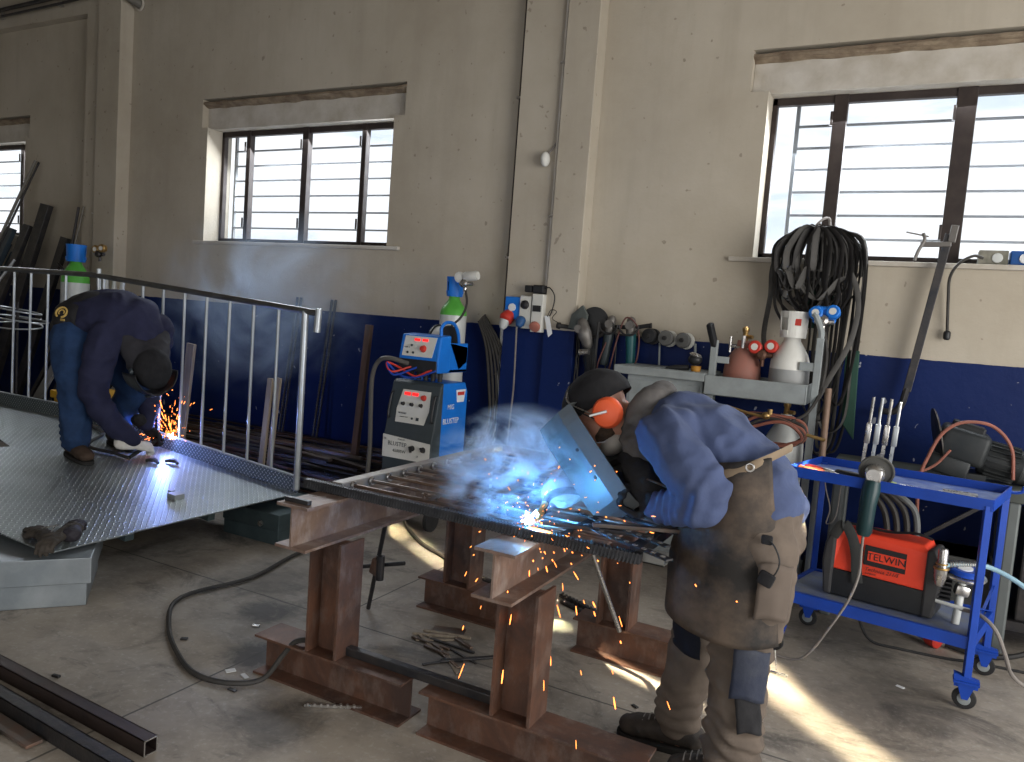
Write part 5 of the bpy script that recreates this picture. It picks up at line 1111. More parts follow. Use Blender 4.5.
b = MB(); b.lathe([(.035, 0), (.068, .002), (.070, .022), (.062, .028), (.03, .024)], (.30, 4.015, .505), (.05, -.12, 1), n=32); b.build('disc', BLUE, t, smooth=True)
b = MB(); b.lathe([(.035, 0), (.036, .006), (.014, .008)], (.30, 4.012, .528), (.05, -.12, 1), n=20); b.build('cap', PAPER, t, smooth=True)
b = MB(); b.cyl((.29, 4.0, .272), (.30, 4.01, .49), .017, n=14); b.build('stem', CYLW, t, smooth=True)
b = MB(); b.box((.30, 4.0, .43), (.06, .05, .05), (0, 10, 10), bevel=.012); b.build('joint', CHROME, t, smooth=True)
b = MB(); b.cyl((.20, 3.96, .37), (.36, 3.93, .36), .009, n=10); b.build('lever', CYLW, t, smooth=True)
hose('grey cable leaving the trolley end and dropping to the floor beside the castors', [(.30, 3.95, .36), (.37, 3.88, .37), (.43, 3.84, .33), (.48, 3.86, .22), (.52, 3.95, .12), (.60, 4.05, .04), (.75, 4.1, .01)], .009, GCORD, 'cable', 'cable')
hose('thin dark cable lying on the floor under the trolley', [(-.17, 4.42, .24), (-.12, 4.38, .12), (-.05, 4.35, .02), (.09, 4.36, .007), (.3, 4.38, .007), (.44, 4.42, .007), (.75, 4.45, .007)], .007, BLACK, 'cable', 'cable')
hose('thick black hose sweeping behind the far castor of the trolley', [(.30, 4.55, .02), (.45, 4.50, .02), (.60, 4.52, .05), (.75, 4.60, .12), (.95, 4.7, .2)], .014, BLACK)
t = thing('red_plug', 'red and grey industrial plug lying on the floor under the trolley', 'plug', (.24, 4.5, .04))
b = MB(); b.lathe([(.02, 0), (.028, .02), (.028, .07), (.016, .09)], (.15, 4.60, .05), (.75, -.62, -.08)); b.build('grip', GCORD, t, smooth=True)
b = MB(); b.lathe([(.034, 0), (.040, .01), (.040, .06), (.032, .065)], (.215, 4.545, .044), (.75, -.62, -.03)); b.build('shell', RED, t, smooth=True)
for q in range(4):
    hose('dark thick hose coil hanging behind the inverter under the trolley top', [(-.22 + .05 * q, 4.4, .82), (-.15 + .06 * q, 4.40, .80 - .01 * q), (-.06 + .05 * q, 4.42, .70), (-.03 + .045 * q, 4.42, .55), (-.06 + .04 * q, 4.42, .40), (-.1, 4.42, .30)], .016, HOSE if q < 3 else mat('grey_hose2', (.13, .14, .14), .5), group='thick hoses hanging behind the inverter')
hose('thin grey wires hanging under the trolley top near the apron', [(-.34, 4.2, .87), (-.33, 4.2, .80), (-.30, 4.2, .70), (-.31, 4.2, .62), (-.27, 4.2, .66), (-.26, 4.2, .82)], .003, GCORD, 'wire', 'wire')
for o_ in list(COL.objects):
    if o_.parent is None and o_.get('label') and o_.name.split('.')[0] in ('hose_coupling', 'ribbed_fitting', 'magnet_clamp'): o_.location.z += .040
    if o_.get('label', '').startswith(('pale blue air hose', 'grey cable leaving')): o_.location.z += .038
# ------------------------------------------------------------------ motor on its bench behind the trolley
bn = thing('work_bench', 'dark steel bench behind the blue trolley carrying a motor', 'bench', (.3, 4.9, 0))
b = MB(); b.ab((-.35, 4.62, .80), (1.3, 5.15, .86), bevel=.004); b.build('top', mat('greenish_bench', (.10, .115, .10), .7, 0, (.05, .055, .05), 6, .9, .1), bn)
for x in (-.30, .53, 1.25):
    for y in (4.66, 5.10):
        b = MB(); b.ab((x - .03, y - .025, 0), (x + .03, y + .025, .80), bevel=.012); b.build('leg', mat('bench_leg', (.13, .145, .145), .5, .3), bn)
b = MB(); b.ab((-.33, 4.70, .12), (1.25, 5.1, .17)); b.build('lower_shelf', DSTEEL, bn)
b = MB(); b.beam((.15, 4.66, .55), (.45, 4.66, .80), .02, .02); b.build('brace', DSTEEL, bn)
for (xa, xb, za, zb, m, lb) in ((.10, .48, .17, .45, mat('dark_crate', (.045, .047, .045), .7), 'dark metal crate on the lower bench shelf'), (.60, .85, .17, .72, DSTEEL, 'tall dark metal case standing on the bench shelf at the trolley end'), (-.25, .02, .17, .40, mat('grey_crate', (.14, .15, .14), .7), 'grey dusty box on the bench shelf behind the castors')):
    t = thing('metal_case', lb, 'box', ((xa + xb) / 2, 4.85, za))
    b = MB(); b.ab((xa, 4.72, za), (xb, 5.05, zb), bevel=.01); b.build('body', m, t)
    b = MB(); b.ab((xa - .006, 4.714, zb - .05), (xb + .006, 5.056, zb), bevel=.006); b.build('lid', m, t)
mo = thing('electric_motor', 'big dark electric motor with gearbox tilted on the bench behind the trolley', 'motor', (.33, 4.85, .86))
MD = mat('dark_motor_paint', (.018, .022, .025), .45, .2, (.035, .037, .037), 6, .8, .1)
b = MB(); b.box((.28, 4.85, 1.04), (.24, .24, .18), (0, 12, 0), bevel=.03, seg=3); b.box((.22, 4.85, .93), (.20, .26, .10), (0, 12, 0), bevel=.015); b.ab((.12, 4.75, .86), (.40, 4.98, .90)); b.build('gearbox', MD, mo, smooth=True)
b = MB(); ax = V((.985, 0, -.17)); c0 = V((.36, 4.84, .99)); b.lathe([(.05, 0), (.085, .01), (.09, .03), (.088, .18), (.09, .20), (.075, .225), (.03, .23)], c0, ax, n=32); b.build('motor_can', MD, mo, smooth=True)
for q in range(20):
    a = 2 * PI * q / 20; side = V((0, 1, 0)); up = ax.cross(side).normalized(); o_ = side * math.cos(a) + up * math.sin(a)
    b = MB(); b.beam(c0 + ax * .04 + o_ * .094, c0 + ax * .18 + o_ * .094, .005, .012, up=o_); b.build('cooling_fin', MD, mo)
b = MB(); b.lathe([(.06, 0), (.086, .004), (.088, .045), (.06, .05)], c0 + ax * .20, ax, n=32); b.build('fan_cover', mat('grey_fan_cover', (.10, .105, .105), .5, .4), mo, smooth=True)
b = MB(); b.lathe([(.02, 0), (.155, .004), (.16, .012), (.02, .02)], (.165, 4.82, 1.07), (-.96, -.12, -.22), n=40); b.build('pulley_disc', mat('worn_disc', (.06, .055, .05), .4, .6), mo, smooth=True)
b = MB(); b.lathe([(.05, 0), (.06, .01), (.05, .05)], (.20, 4.83, 1.07), (-.96, -.12, -.22), n=20); b.build('shaft_flange', MD, mo, smooth=True)
b = MB(); b.box((.30, 4.84, 1.135), (.16, .12, .05), (0, 12, 0), bevel=.012); b.build('terminal_box', BLACKP, mo)
hose('orange-brown hose looping over the motor and down behind the trolley', [(.52, 4.74, .90), (.50, 4.74, 1.05), (.44, 4.72, 1.14), (.36, 4.70, 1.18), (.25, 4.68, 1.17), (.17, 4.66, 1.10), (.12, 4.62, .98), (.09, 4.58, .86), (.10, 4.56, .66), (.13, 4.55, .5), (.19, 4.5, .40)], .009, HOSER)
hose('thin brown hose lying behind the trolley rim towards the motor', [(-.08, 4.62, .875), (.05, 4.60, .88), (.15, 4.64, .93), (.22, 4.68, 1.02)], .007, HOSER)
# wooden board leaning on the wall beyond
# ------------------------------------------------------------------ people
def head_shape(b, C, f, u, s, k=1.0):
    """skull, face and neck root; f forward, u up, s towards the person's side"""
    C, f, u, s = V(C), V(f), V(u), V(s)
    def P(a, c, d): return C + f * (a * k) + s * (c * k) + u * (d * k)
    rot = Matrix((f, s, u)).transposed().to_4x4()
    def el(a, c, d, ra, rc, rd):
        M = Matrix.Translation(P(a, c, d)) @ rot @ Matrix.Diagonal((ra * k, rc * k, rd * k, 1))
        bmesh.ops.create_uvsphere(b.bm, u_segments=20, v_segments=14, radius=1.0, matrix=M)
    el(-.012, 0, .035, .098, .078, .090)         # skull
    el(.030, 0, -.030, .062, .062, .075)         # face mass
    el(.045, 0, -.078, .042, .042, .030)         # jaw
    el(.075, 0, -.092, .018, .020, .016)         # chin
    el(.078, 0, .022, .020, .055, .012)          # brow
    for g in (-1, 1):
        el(.066, .034 * g, -.018, .022, .020, .017)   # cheekbone
        el(.080, .030 * g, .004, .0115, .013, .0115)  # eyeball under the lid
        el(-.012, .078 * g, -.010, .020, .010, .031)  # ear
    b.loft([(P(.082, 0, .012), .009 * k), (P(.098, 0, -.010), .012 * k), (P(.106, 0, -.026), .016 * k), (P(.090, 0, -.036), .010 * k)], n=12)  # nose
    b.capsule([(P(.080, -.022, -.056), .0065 * k), (P(.090, 0, -.054), .0085 * k), (P(.080, .022, -.056), .0065 * k)], n=8, sub=3)
    b.capsule([(P(.078, -.019, -.066), .0065 * k), (P(.087, 0, -.066), .0095 * k), (P(.078, .019, -.066), .0065 * k)], n=8, sub=3)
    return P
def frame(f, side):
    f = V(f).normalized(); s = (V(side) - f * V(side).dot(f)).normalized(); u = f.cross(s).normalized()
    return f, s, u
def boot(b, heel, toe, h=.11, w=.052):
    heel, toe = V(heel), V(toe); d = (toe - heel); L = d.length; d.normalize(); up = V((0, 0, 1)); sd = d.cross(up)
    b.capsule([(heel + d * .035 + up * .05, w * .85, .045), (heel + d * L * .45 + up * .05, w * .88, .048), (toe - d * .09 + up * .042, w * 1.06, .042), (toe - d * .04 + up * .036, w * .95, .034)], ref=sd, n=18, sub=5)
    b.capsule([(heel + d * .075 + up * .05, w * .9, .058), (heel + d * .08 + up * (h + .04), w * .86, .060)], ref=sd, n=18)
def sole(b, heel, toe, w=.055):
    heel, toe = V(heel), V(toe); d = (toe - heel); L = d.length; d.normalize(); sd = d.cross(V((0, 0, 1)))
    out = []
    for k in range(28):
        a = 2 * PI * k / 28; cx = math.cos(a); sy = math.sin(a); ww = w * (1.0 + .08 * cx)
        out.append(heel.lerp(toe, .5) + d * (L * .5 * math.copysign(abs(cx) ** .7, cx)) + sd * (ww * math.copysign(abs(sy) ** .75, sy)))
    b.prism(out, (0, 0, .024))
def person_root(b, loc, label, m):
    o = organic(b, 'person', m, None, voxel=.0095, smooth=4)
    o.data.transform(Matrix.Translation(-V(loc))); o.location = loc
    tag(o, label, 'person'); return o
def folds(centers):
    """cloth rings bunching around joints: (centre, axis, reach, wavelength, amplitude)"""
    C = [(V(c), V(a).normalized(), r, w, amp) for c, a, r, w, amp in centers]
    def fn(p):
        d = 0
        for c, a, r, w, amp in C:
            q = (p - c); L = q.length
            if L < r:
                along = q.dot(a) + .018 * noise.noise(p * 14)
                d += amp * math.sin(along / w * 2 * PI + 2.2 * noise.noise(p * 6)) * (1 - L / r) ** .8
        return d
    return fn

# ============ the welder at the table: faces -x, bent over the gate
C1 = mat('slate_blue_work_cotton', (.060, .082, .165), .85, 0, (.042, .056, .115), 7, .7, .25, spec=.25)
HOODM = mat('grey_hood_fleece', (.12, .112, .108), .9, 0, (.055, .052, .052), 9, .8, .3, spec=.2)
TROU = mat('taupe_work_trousers', (.135, .108, .087), .88, 0, (.070, .056, .047), 5, .8, .25, spec=.2)
APRON = mat('scorched_leather_apron', (.095, .070, .052), .72, 0, (.018, .016, .015), 4.2, 1.0, .3, spec=.3, contrast=.10)
BOOTM = mat('black_boot_leather', (.03, .026, .024), .6, 0, (.065, .052, .042), 12, .7, .25)
BLK = mat('black_cotton', (.014, .014, .016), .9, 0, (.03, .03, .032), 12, .6, .25, spec=.2)
SOLE = mat('boot_sole', (.02, .019, .018), .8)
HC = V((-.998, 2.66, 1.218)); f, s, u = frame((-.70, 0, -.71), (0, -1, 0))
if u.z < 0: u = -u
legN = [((-.395, 2.595, .90), .115, .120), ((-.385, 2.59, .70), .105, .115), ((-.41, 2.585, .50), .088, .096), ((-.405, 2.588, .30), .080, .090), ((-.41, 2.59, .13), .080, .092)]
legF = [((-.42, 2.775, .90), .125, .13), ((-.50, 2.785, .68), .105, .115), ((-.59, 2.79, .47), .085, .09), ((-.615, 2.78, .29), .080, .085), ((-.635, 2.765, .13), .078, .085)]
torso = [((-.385, 2.68, .99), .170, .125), ((-.46, 2.68, 1.08), .170, .125), ((-.57, 2.68, 1.155), .190, .135), ((-.69, 2.68, 1.20), .205, .130), ((-.79, 2.68, 1.205), .14, .10)]
armN = [((-.70, 2.475, 1.20), .088), ((-.61, 2.42, 1.12), .084), ((-.525, 2.40, 1.035), .074), ((-.60, 2.43, .985), .066), ((-.69, 2.475, .965), .052)]
armF = [((-.75, 2.86, 1.19), .088), ((-.74, 2.93, 1.09), .085), ((-.74, 2.955, .985), .078), ((-.87, 2.83, .955), .066), ((-.99, 2.695, .935), .050)]
def sc(L, k): return [(p[0],) + tuple(r * k for r in p[1:]) for p in L]
b = MB()
P = head_shape(b, HC, f, u, s, 1.12)
b.capsule([(P(-.03, 0, -.05), .058), (P(-.09, 0, -.09), .060), ((-.82, 2.68, 1.19), .075)], n=16)
b.capsule(sc(torso, .80), ref=(0, 1, 0), n=24); b.ell((-.40, 2.68, .92), (.10, .13, .12))
for L in (legN, legF): b.capsule(sc(L, .68), n=18)
for L in (armN, armF): b.capsule(sc(L, .68), n=16)
MN = Matrix.Translation((-.735, 2.52, .96)) @ Euler((R(75), R(-8), R(168))).to_matrix().to_4x4()
MF = Matrix.Translation((-1.055, 2.625, .925)) @ Euler((R(-70), R(-5), R(215))).to_matrix().to_4x4()
glove_shape(b, MN, .95, -1, 1.0, cuff=0, fr=.0125, thin=.005); glove_shape(b, MF, .95, 1, 1.02, cuff=0, fr=.0125, thin=.005)
for (h, t_) in (((-.345, 2.60, .0), (-.60, 2.57, .0)), ((-.545, 2.77, .0), (-.835, 2.745, .0))):
    h, t_ = V(h), V(t_); d_ = (t_ - h).normalized(); b.capsule([(h + d_ * .05 + V((0, 0, .05)), .038, .036), (t_ - d_ * .06 + V((0, 0, .04)), .040, .028)], ref=(0, 1, 0), n=14)
w1 = person_root(b, (-.5, 2.68, 0), 'person in blue work shirt, leather apron and orange earmuffs bending over the gate to weld', SKIN)
# trousers
b = MB()
for L in (legN, legF): b.capsule(L, ref=(0, 1, 0), n=24, sub=6)
b.capsule([((-.39, 2.68, .86), .175, .110), ((-.385, 2.68, .98), .165, .115)], ref=(0, 1, 0), n=24); b.ell((-.375, 2.68, .89), (.118, .178, .12))
organic(b, 'trousers', TROU, w1, .011, 5, wr=.010, wscale=(8, 8, 5), seed=3,
        fold=folds([((-.41, 2.58, .52), (.3, 0, 1), .22, .070, .012), ((-.405, 2.585, .17), (.4, 0, 1), .20, .050, .016), ((-.59, 2.79, .49), (0, 0, 1), .18, .07, .008), ((-.635, 2.765, .15), (0, 0, 1), .16, .05, .010), ((-.33, 2.58, .88), (.5, 0, 1), .2, .08, .006)]))
# knee patches
def wrap_patch(name, m, c, rx, ry, a0, a1, z0, z1, parent, tilt=0, n=10):
    b = MB()
    def fn(i, j):
        a = R(a0 + (a1 - a0) * i); z = z0 + (z1 - z0) * j
        return (c[0] + rx * math.cos(a) + tilt * (z - z0) + .004 * noise.noise(V((i * 4, j * 4, z0))), c[1] + ry * math.sin(a), z + .008 * math.sin(i * 5))
    b.grid(fn, n, n); return b.build(name, m, parent, smooth=True, solid=.004, angle=180)
NAVYP = mat('navy_patch', (.022, .028, .05), .8, 0, (.05, .055, .07), 9, .8, .3)
wrap_patch('knee_patch', NAVYP, (-.405, 2.588), .108, .110, 265, 330, .38, .55, w1, .02)
wrap_patch('knee_patch', BLK, (-.405, 2.588), .106, .112, 285, 335, .27, .39, w1, -.15)
wrap_patch('knee_patch', mat('dark_navy_patch', (.008, .010, .018), .85), (-.575, 2.785), .106, .106, 175, 280, .40, .52, w1, -.1)
wrap_patch('knee_patch', mat('taupe_dark', (.08, .065, .055), .85), (-.545, 2.785), .108, .108, 185, 300, .52, .64, w1, -.1)
wrap_patch('side_pocket', mat('taupe_pocket', (.105, .083, .068), .85), (-.385, 2.592), .127, .131, 280, 335, .66, .84, w1, .02)
# boots
for (h, t_) in (((-.335, 2.60, .0), (-.62, 2.57, .0)), ((-.535, 2.77, .0), (-.855, 2.742, .0))):
    b = MB(); boot(b, V(h) + V((0, 0, .012)), V(t_) + V((0, 0, .012)), .08); o = organic(b, 'boot', BOOTM, w1, .008, 4, wr=.002, wscale=(30, 30, 30))
    b = MB(); sole(b, h, t_); b.build('sole', SOLE, o, bevel=.004)
    b = MB(); h_, tt = V(h), V(t_); d_ = (tt - h_).normalized(); sd = d_.cross(V((0, 0, 1)))
    for q in range(5):
        c = h_ + d_ * (.135 + .022 * q) + V((0, 0, .125 - .009 * q)); b.tube([c - sd * .03, c + V((0, 0, .008)), c + sd * .03], .0028, n=5, sub=3)
    b.build('laces', GCORD, o, smooth=True)
# shirt
b = MB(); b.capsule(torso, ref=(0, 1, 0), n=32, sub=7)
b.ell((-.375, 2.68, 1.01), (.105, .160, .075))
for L in (armN, armF): b.capsule(L, n=22, sub=7)
b.ell((-.68, 2.52, 1.20), (.09, .08, .10)); b.ell((-.70, 2.84, 1.19), (.10, .08, .10))
organic(b, 'work_shirt', C1, w1, .009, 3, wr=.010, wscale=(7, 6, 9), seed=9,
        fold=folds([((-.52, 2.43, 1.02), (-1, 0, .35), .17, .055, .007), ((-.70, 2.45, .96), (1, -.1, 0), .16, .034, .0055), ((-.64, 2.48, 1.18), (.8, 0, .6), .18, .06, .006), ((-.40, 2.55, 1.06), (.8, 0, -.6), .22, .08, .006), ((-.74, 2.95, 1.0), (0, 0, 1), .15, .05, .005)]))
# hood bunched behind the neck
b = MB()
b.capsule([((-.855, 2.60, 1.17), .030), ((-.845, 2.585, 1.24), .036), ((-.80, 2.61, 1.30), .040), ((-.78, 2.68, 1.315), .044), ((-.80, 2.75, 1.30), .040), ((-.85, 2.77, 1.24), .036)], n=16)
b.capsule([((-.82, 2.60, 1.23), .058), ((-.78, 2.68, 1.27), .062), ((-.82, 2.76, 1.23), .058)], n=16)
b.capsule([((-.85, 2.59, 1.15), .04), ((-.82, 2.60, 1.11), .05)], n=14)
organic(b, 'hood', HOODM, w1, .009, 3, wr=.008, wscale=(12, 9, 12), seed=4)
# scarf / black bib under the chin and cuffs
b = MB(); b.capsule([((-.85, 2.59, 1.08), .040), ((-.81, 2.57, 1.045), .052), ((-.76, 2.56, 1.01), .055), ((-.73, 2.58, .985), .048)], n=16); b.ell((-.79, 2.68, 1.07), (.07, .09, .06))
organic(b, 'neck_scarf', BLK, w1, .009, 4, wr=.008, wscale=(12, 12, 12), seed=1)
# beard and face mask, cap
b = MB(); M = Matrix((f, s, u)).transposed().to_4x4()
bmesh.ops.create_uvsphere(b.bm, u_segments=20, v_segments=12, radius=1, matrix=Matrix.Translation(P(.018, 0, -.058)) @ M @ Matrix.Diagonal((.062, .072, .040, 1)))
organic(b, 'beard', mat('brown_beard', (.10, .065, .045), .9, 0, (.04, .03, .022), 60, .9, .4), w1, .006, 2, wr=.003, wscale=(60, 60, 60))
b = MB(); bmesh.ops.create_uvsphere(b.bm, u_segments=20, v_segments=12, radius=1, matrix=Matrix.Translation(P(.030, 0, -.100)) @ M @ Matrix.Diagonal((.055, .062, .040, 1)))
organic(b, 'dust_mask', mat('pale_mask', (.50, .47, .43), .9), w1, .006, 3)
def dome(name, m, C, f, s, u, rx, ry, rz_, tilt, ext, parent, solid=.005, wr=.003):
    """cap: part of an ellipsoid around the tilted pole, out to `ext` degrees"""
    pole = (u * math.cos(R(tilt)) - f * math.sin(R(tilt))).normalized(); fw = (f * math.cos(R(tilt)) + u * math.sin(R(tilt))).normalized()
    b = MB()
    def fn(i, j):
        a = 2 * PI * i; e = R(ext) * j + 1e-4
        d = pole * math.cos(e) + (fw * math.cos(a) + s * math.sin(a)) * math.sin(e)
        k = 1 + wr * 8 * noise.noise(d * 6)
        return C + f * (d.dot(f) * rx * k) + s * (d.dot(s) * ry * k) + u * (d.dot(u) * rz_ * k)
    b.grid(fn, 40, 18); bmesh.ops.remove_doubles(b.bm, verts=b.bm.verts, dist=.0008)
    return b.build(name, m, parent, smooth=True, solid=solid, angle=180)
dome('skull_cap', BLK, P(-.012, 0, .034), f, s, u, .140, .106, .120, 8, 98, w1)
# earmuffs: orange cup, black cushion, headband arms
em_c = P(-.058, .088, -.030)
b = MB(); b.lathe([(.036, 0), (.050, .006), (.052, .016), (.044, .022)], em_c - s * .008, s, n=28); cush = b.build('ear_cushion', BLACK, w1, smooth=True)
ORG = mat('orange_earmuff', (.85, .13, .045), .42, 0, (.75, .10, .03), 5, .4)
b = MB(); b.lathe([(.050, 0), (.056, .006), (.055, .020), (.047, .032), (.030, .038), (.008, .040)], em_c + s * .012, s, n=32); cup = b.build('ear_cup', ORG, cush, smooth=True)
b = MB(); b.beam(em_c + s * .055 - f * .012, em_c + s * .055 + f * .05 + u * .028, .010, .006, up=s, bevel=.002); b.build('cup_arm', CHROME, cush)
for q in (-1, 1):
    b = MB(); b.tube([em_c + s * .045 + f * .045 + u * (.022 + .012 * q), P(.03, .098, .07 + .01 * q), P(.02, .075, .112), P(.01, .03, .135), P(.01, -.03, .137), P(.01, -.078, .10), P(-.01, -.095, .02)], .0028, n=6); b.build('headband', CHROME if q > 0 else BLACK, w1, smooth=True)
b = MB(); b.lathe([(.036, 0), (.052, .006), (.050, .028), (.03, .04)], P(-.02, -.084, -.012), -s, n=24); b.build('ear_cup', ORG, w1, smooth=True)
b = MB(); b.tube([P(.05, .075, .03), P(.065, .08, -.03), P(.05, .07, -.07), P(.02, .075, -.09)], .002, n=5); b.build('chin_cord', PAPER, w1, smooth=True)
# apron: leather sheet curved round the front and the near hip
b = MB()
def ap(i, j):
    t = R(105 + (322 - 20 * j * j - 105) * i); z = .60 + (1.085 + .085 * i ** 2 - .60) * j
    k = j; cx = -.465 - .005 * k; rx = .235 - .045 * k + .006 * math.sin(i * 23 + j * 3) + .020 * noise.noise(V((i * 7, j * 3, 2))) + .006 * math.sin(j * 9 + i * 11); ry = .225 - .025 * k
    return (cx + rx * math.cos(t), 2.68 + ry * math.sin(t) * (1.0 + .02 * math.sin(i * 17)), z + .02 * math.sin(i * 6.0) * (1 - j) - .03 * (1 - j) * i)
b.grid(ap, 60, 36); b.build('leather_apron', APRON, w1, smooth=True, solid=.006, angle=180)
b = MB()
def bib(i, j):   # bib part under the chest
    y = 2.50 + .36 * i; x = -.655 + .0 * i + .0 * j - .10 * j; z = 1.02 + .02 * j
    return (x - .05 * math.sin(PI * i), y, z - .03 * math.sin(PI * i))
b.grid(bib, 12, 8); b.build('apron_bib', APRON, w1, smooth=True, solid=.006, angle=180)
b = MB(); pts = [(-.64, 2.50, 1.075), (-.56, 2.475, 1.085), (-.46, 2.475, 1.115), (-.39, 2.50, 1.155), (-.355, 2.56, 1.175), (-.335, 2.64, 1.185), (-.33, 2.7, 1.185)]
P_ = catmull(pts, 6); b.loft([(p, .014, .004) for p in P_], n=8, ref=(0, 0, 1)); st = b.build('apron_strap', mat('tan_strap', (.20, .15, .10), .75), w1, smooth=True)
b = MB(); b.torus((-.42, 2.478, 1.135), .012, .003, (0, 1, 0), n=14, m=6); b.build('strap_ring', CHROME, st, smooth=True)
# gloves
b = MB(); glove_shape(b, MN, .95, -1, 1.0, cuff=.10, fr=.0125); organic(b, 'work_glove', BLK, w1, .0065, 3, wr=.002, wscale=(30, 30, 30))
b = MB(); glove_shape(b, MF, .95, 1, 1.02, cuff=.10, fr=.0125); organic(b, 'work_glove', mat('pale_grey_leather', (.36, .33, .29), .8, 0, (.20, .18, .16), 16, .8, .2), w1, .0065, 3, wr=.002, wscale=(30, 30, 30))
b = MB(); b.tube([(-.345, 2.462, .93), (-.315, 2.455, .90), (-.30, 2.455, .86), (-.31, 2.455, .82), (-.335, 2.455, .80)], .003, n=6); b.build('pocket_cord', BLACK, w1, smooth=True)
b = MB(); b.box((-.335, 2.455, .80), (.05, .022, .045), (0, 20, 0), bevel=.008); b.build('belt_pouch', BLK, w1, smooth=True)
b = MB(); b.box((-.345, 2.465, .92), (.035, .015, .03), bevel=.006); b.build('belt_clip', BLK, w1, smooth=True)

# hand-held welding shield
sh = thing('welding_shield', 'blue-lit chamfered welding shield held slantwise before the face of the person in earmuffs', 'welding shield', (-.95, 2.62, .93))
T0, B0 = V((-1.055, 2.615, 1.262)), V((-.775, 2.615, .945)); LA = (B0 - T0).normalized(); NN = V((LA.z, 0, -LA.x)).normalized()
if NN.x > 0: NN = -NN
sec = [(0, -.125), (.062, -.122), (.190, -.060), (.195, .060), (.062, .122), (0, .125)]
b = MB(); rows = []
Lg = (B0 - T0).length; n = 14
for i in range(n + 1):
    t = i / n; w = 1.0 if t > .12 else .94 + .06 * (t / .12); w *= 1.0 if t < .88 else 1 - .22 * ((t - .88) / .12)
    dpt = 1.0 if t > .1 else .96 + .04 * t / .1; dpt *= 1.0 if t < .85 else 1 - .45 * (t - .85) / .15
    rows.append([T0 + LA * (Lg * t) + NN * (a * dpt) + V((0, c * w, 0)) for a, c in sec])
vr = [[b.bm.verts.new(p) for p in r] for r in rows]
for A, B_ in zip(vr, vr[1:]):
    for k in range(len(sec) - 1): b.bm.faces.new((A[k], A[k + 1], B_[k + 1], B_[k]))
b.bm.faces.new(vr[0]); b.bm.faces.new(vr[-1][::-1])
b.build('shell', mat('scuffed_grey_fibre', (.060, .068, .070), .45, 0, (.11, .12, .12), 5, .6, .1, spec=.5), sh, solid=.004)
b = MB(); cc = T0 + LA * (Lg * .36) + NN * .157; b.beam(cc - LA * .045, cc + LA * .045, .10, .012, up=NN, bevel=.003); b.build('filter_window', BLACKP, sh)
b = MB(); b.tube([T0 + LA * (Lg * .55) + NN * .13 + V((0, 0, 0)), T0 + LA * (Lg * .62) - NN * .01, T0 + LA * (Lg * .80) - NN * .03, T0 + LA * (Lg * .95) + NN * .0], .013, n=12); b.build('handle', BLACKP, sh, smooth=True)
for t_ in (.35, .62):
    b = MB(); c = T0 + LA * (Lg * t_) + NN * .075 + V((0, -.117, 0)); b.lathe([(.007, 0), (.006, .005)], c, (0, -1, 0), n=10); b.build('rivet', BLACK, sh, smooth=True)
# torch in the far glove
gt_ = thing('welding_torch', 'black welding torch with coiled spring sleeve in the pale glove above the gate', 'welding torch', (-1.05, 2.55, .90))
b = MB(); b.tube([(-.80, 2.58, .905), (-.90, 2.60, .915), (-1.0, 2.62, .925), (-1.08, 2.58, .93), (-1.11, 2.50, .915), (-1.10, 2.43, .875)], .014, n=12); b.build('handle', BLACKP, gt_, smooth=True)
b = MB(); b.loft([(V((-1.105, 2.46, .90)), .012), (V((-1.10, 2.42, .872)), .012), (V((-1.095, 2.385, .855)), .008)], n=14); b.build('nozzle', BRASS, gt_, smooth=True)
b = MB()
for q in range(16):
    p = V((-.81, 2.575, .905)).lerp(V((-1.0, 2.60, .925)), q / 15); b.torus(p, .017, .0038, (1, -.1, -.08), n=14, m=6)
b.build('spring_sleeve', DSTEEL, gt_, smooth=True)
hose('torch hose trailing over the gate end below the near sleeve', [(-.80, 2.58, .905), (-.72, 2.60, .88), (-.66, 2.66, .86), (-.60, 2.8, .80), (-.62, 2.95, .55), (-.7, 3.1, .2), (-.8, 3.1, .02)], .014, HOSE)
t = thing('spare_grinder', 'grey-disc grinder lying on the gate just behind the pale glove', 'angle grinder', (-1.12, 2.75, .85))
b = MB(); b.lathe([(.01, 0), (.06, .002), (.06, .006), (.01, .01)], (-1.12, 2.74, .93), (.3, -1, .1), n=30); b.build('disc', mat('abrasive_grey', (.12, .115, .11)), t, smooth=True)
b = MB(); b.capsule([(V((-1.11, 2.76, .92)), .03), (V((-1.07, 2.80, .885)), .032), (V((-1.0, 2.86, .865)), .03)], n=14); b.build('motor_body', BLACKP, t, smooth=True)

# ============ the welder on the ramp: bends towards the railing
NAVY = mat('navy_hoodie', (.024, .026, .058), .9, 0, (.014, .015, .036), 8, .7, .25, spec=.2)
JEAN = mat('blue_denim', (.018, .045, .115), .85, 0, (.011, .026, .068), 9, .8, .3, spec=.25)
JBLK = mat('black_softshell', (.012, .012, .014), .75, 0, (.025, .024, .025), 9, .6, .2)
BROWN = mat('brown_suede', (.065, .042, .03), .85, 0, (.035, .024, .018), 12, .8, .25)
zr = rz
legN = [((-4.99, 3.22, 1.19), .140, .150), ((-4.96, 3.20, 1.02), .122, .135), ((-4.91, 3.19, .84), .102, .112), ((-4.91, 3.19, .68), .096, .100), ((-4.91, 3.20, .52), .094, .098)]
legF = [((-5.06, 3.44, 1.19), .145, .15), ((-4.96, 3.52, 1.02), .12, .125), ((-4.86, 3.58, .86), .110, .112), ((-4.97, 3.60, .70), .098, .10), ((-5.08, 3.62, .56), .088, .09)]
LAT = V((.22, .92, .30)).normalized()
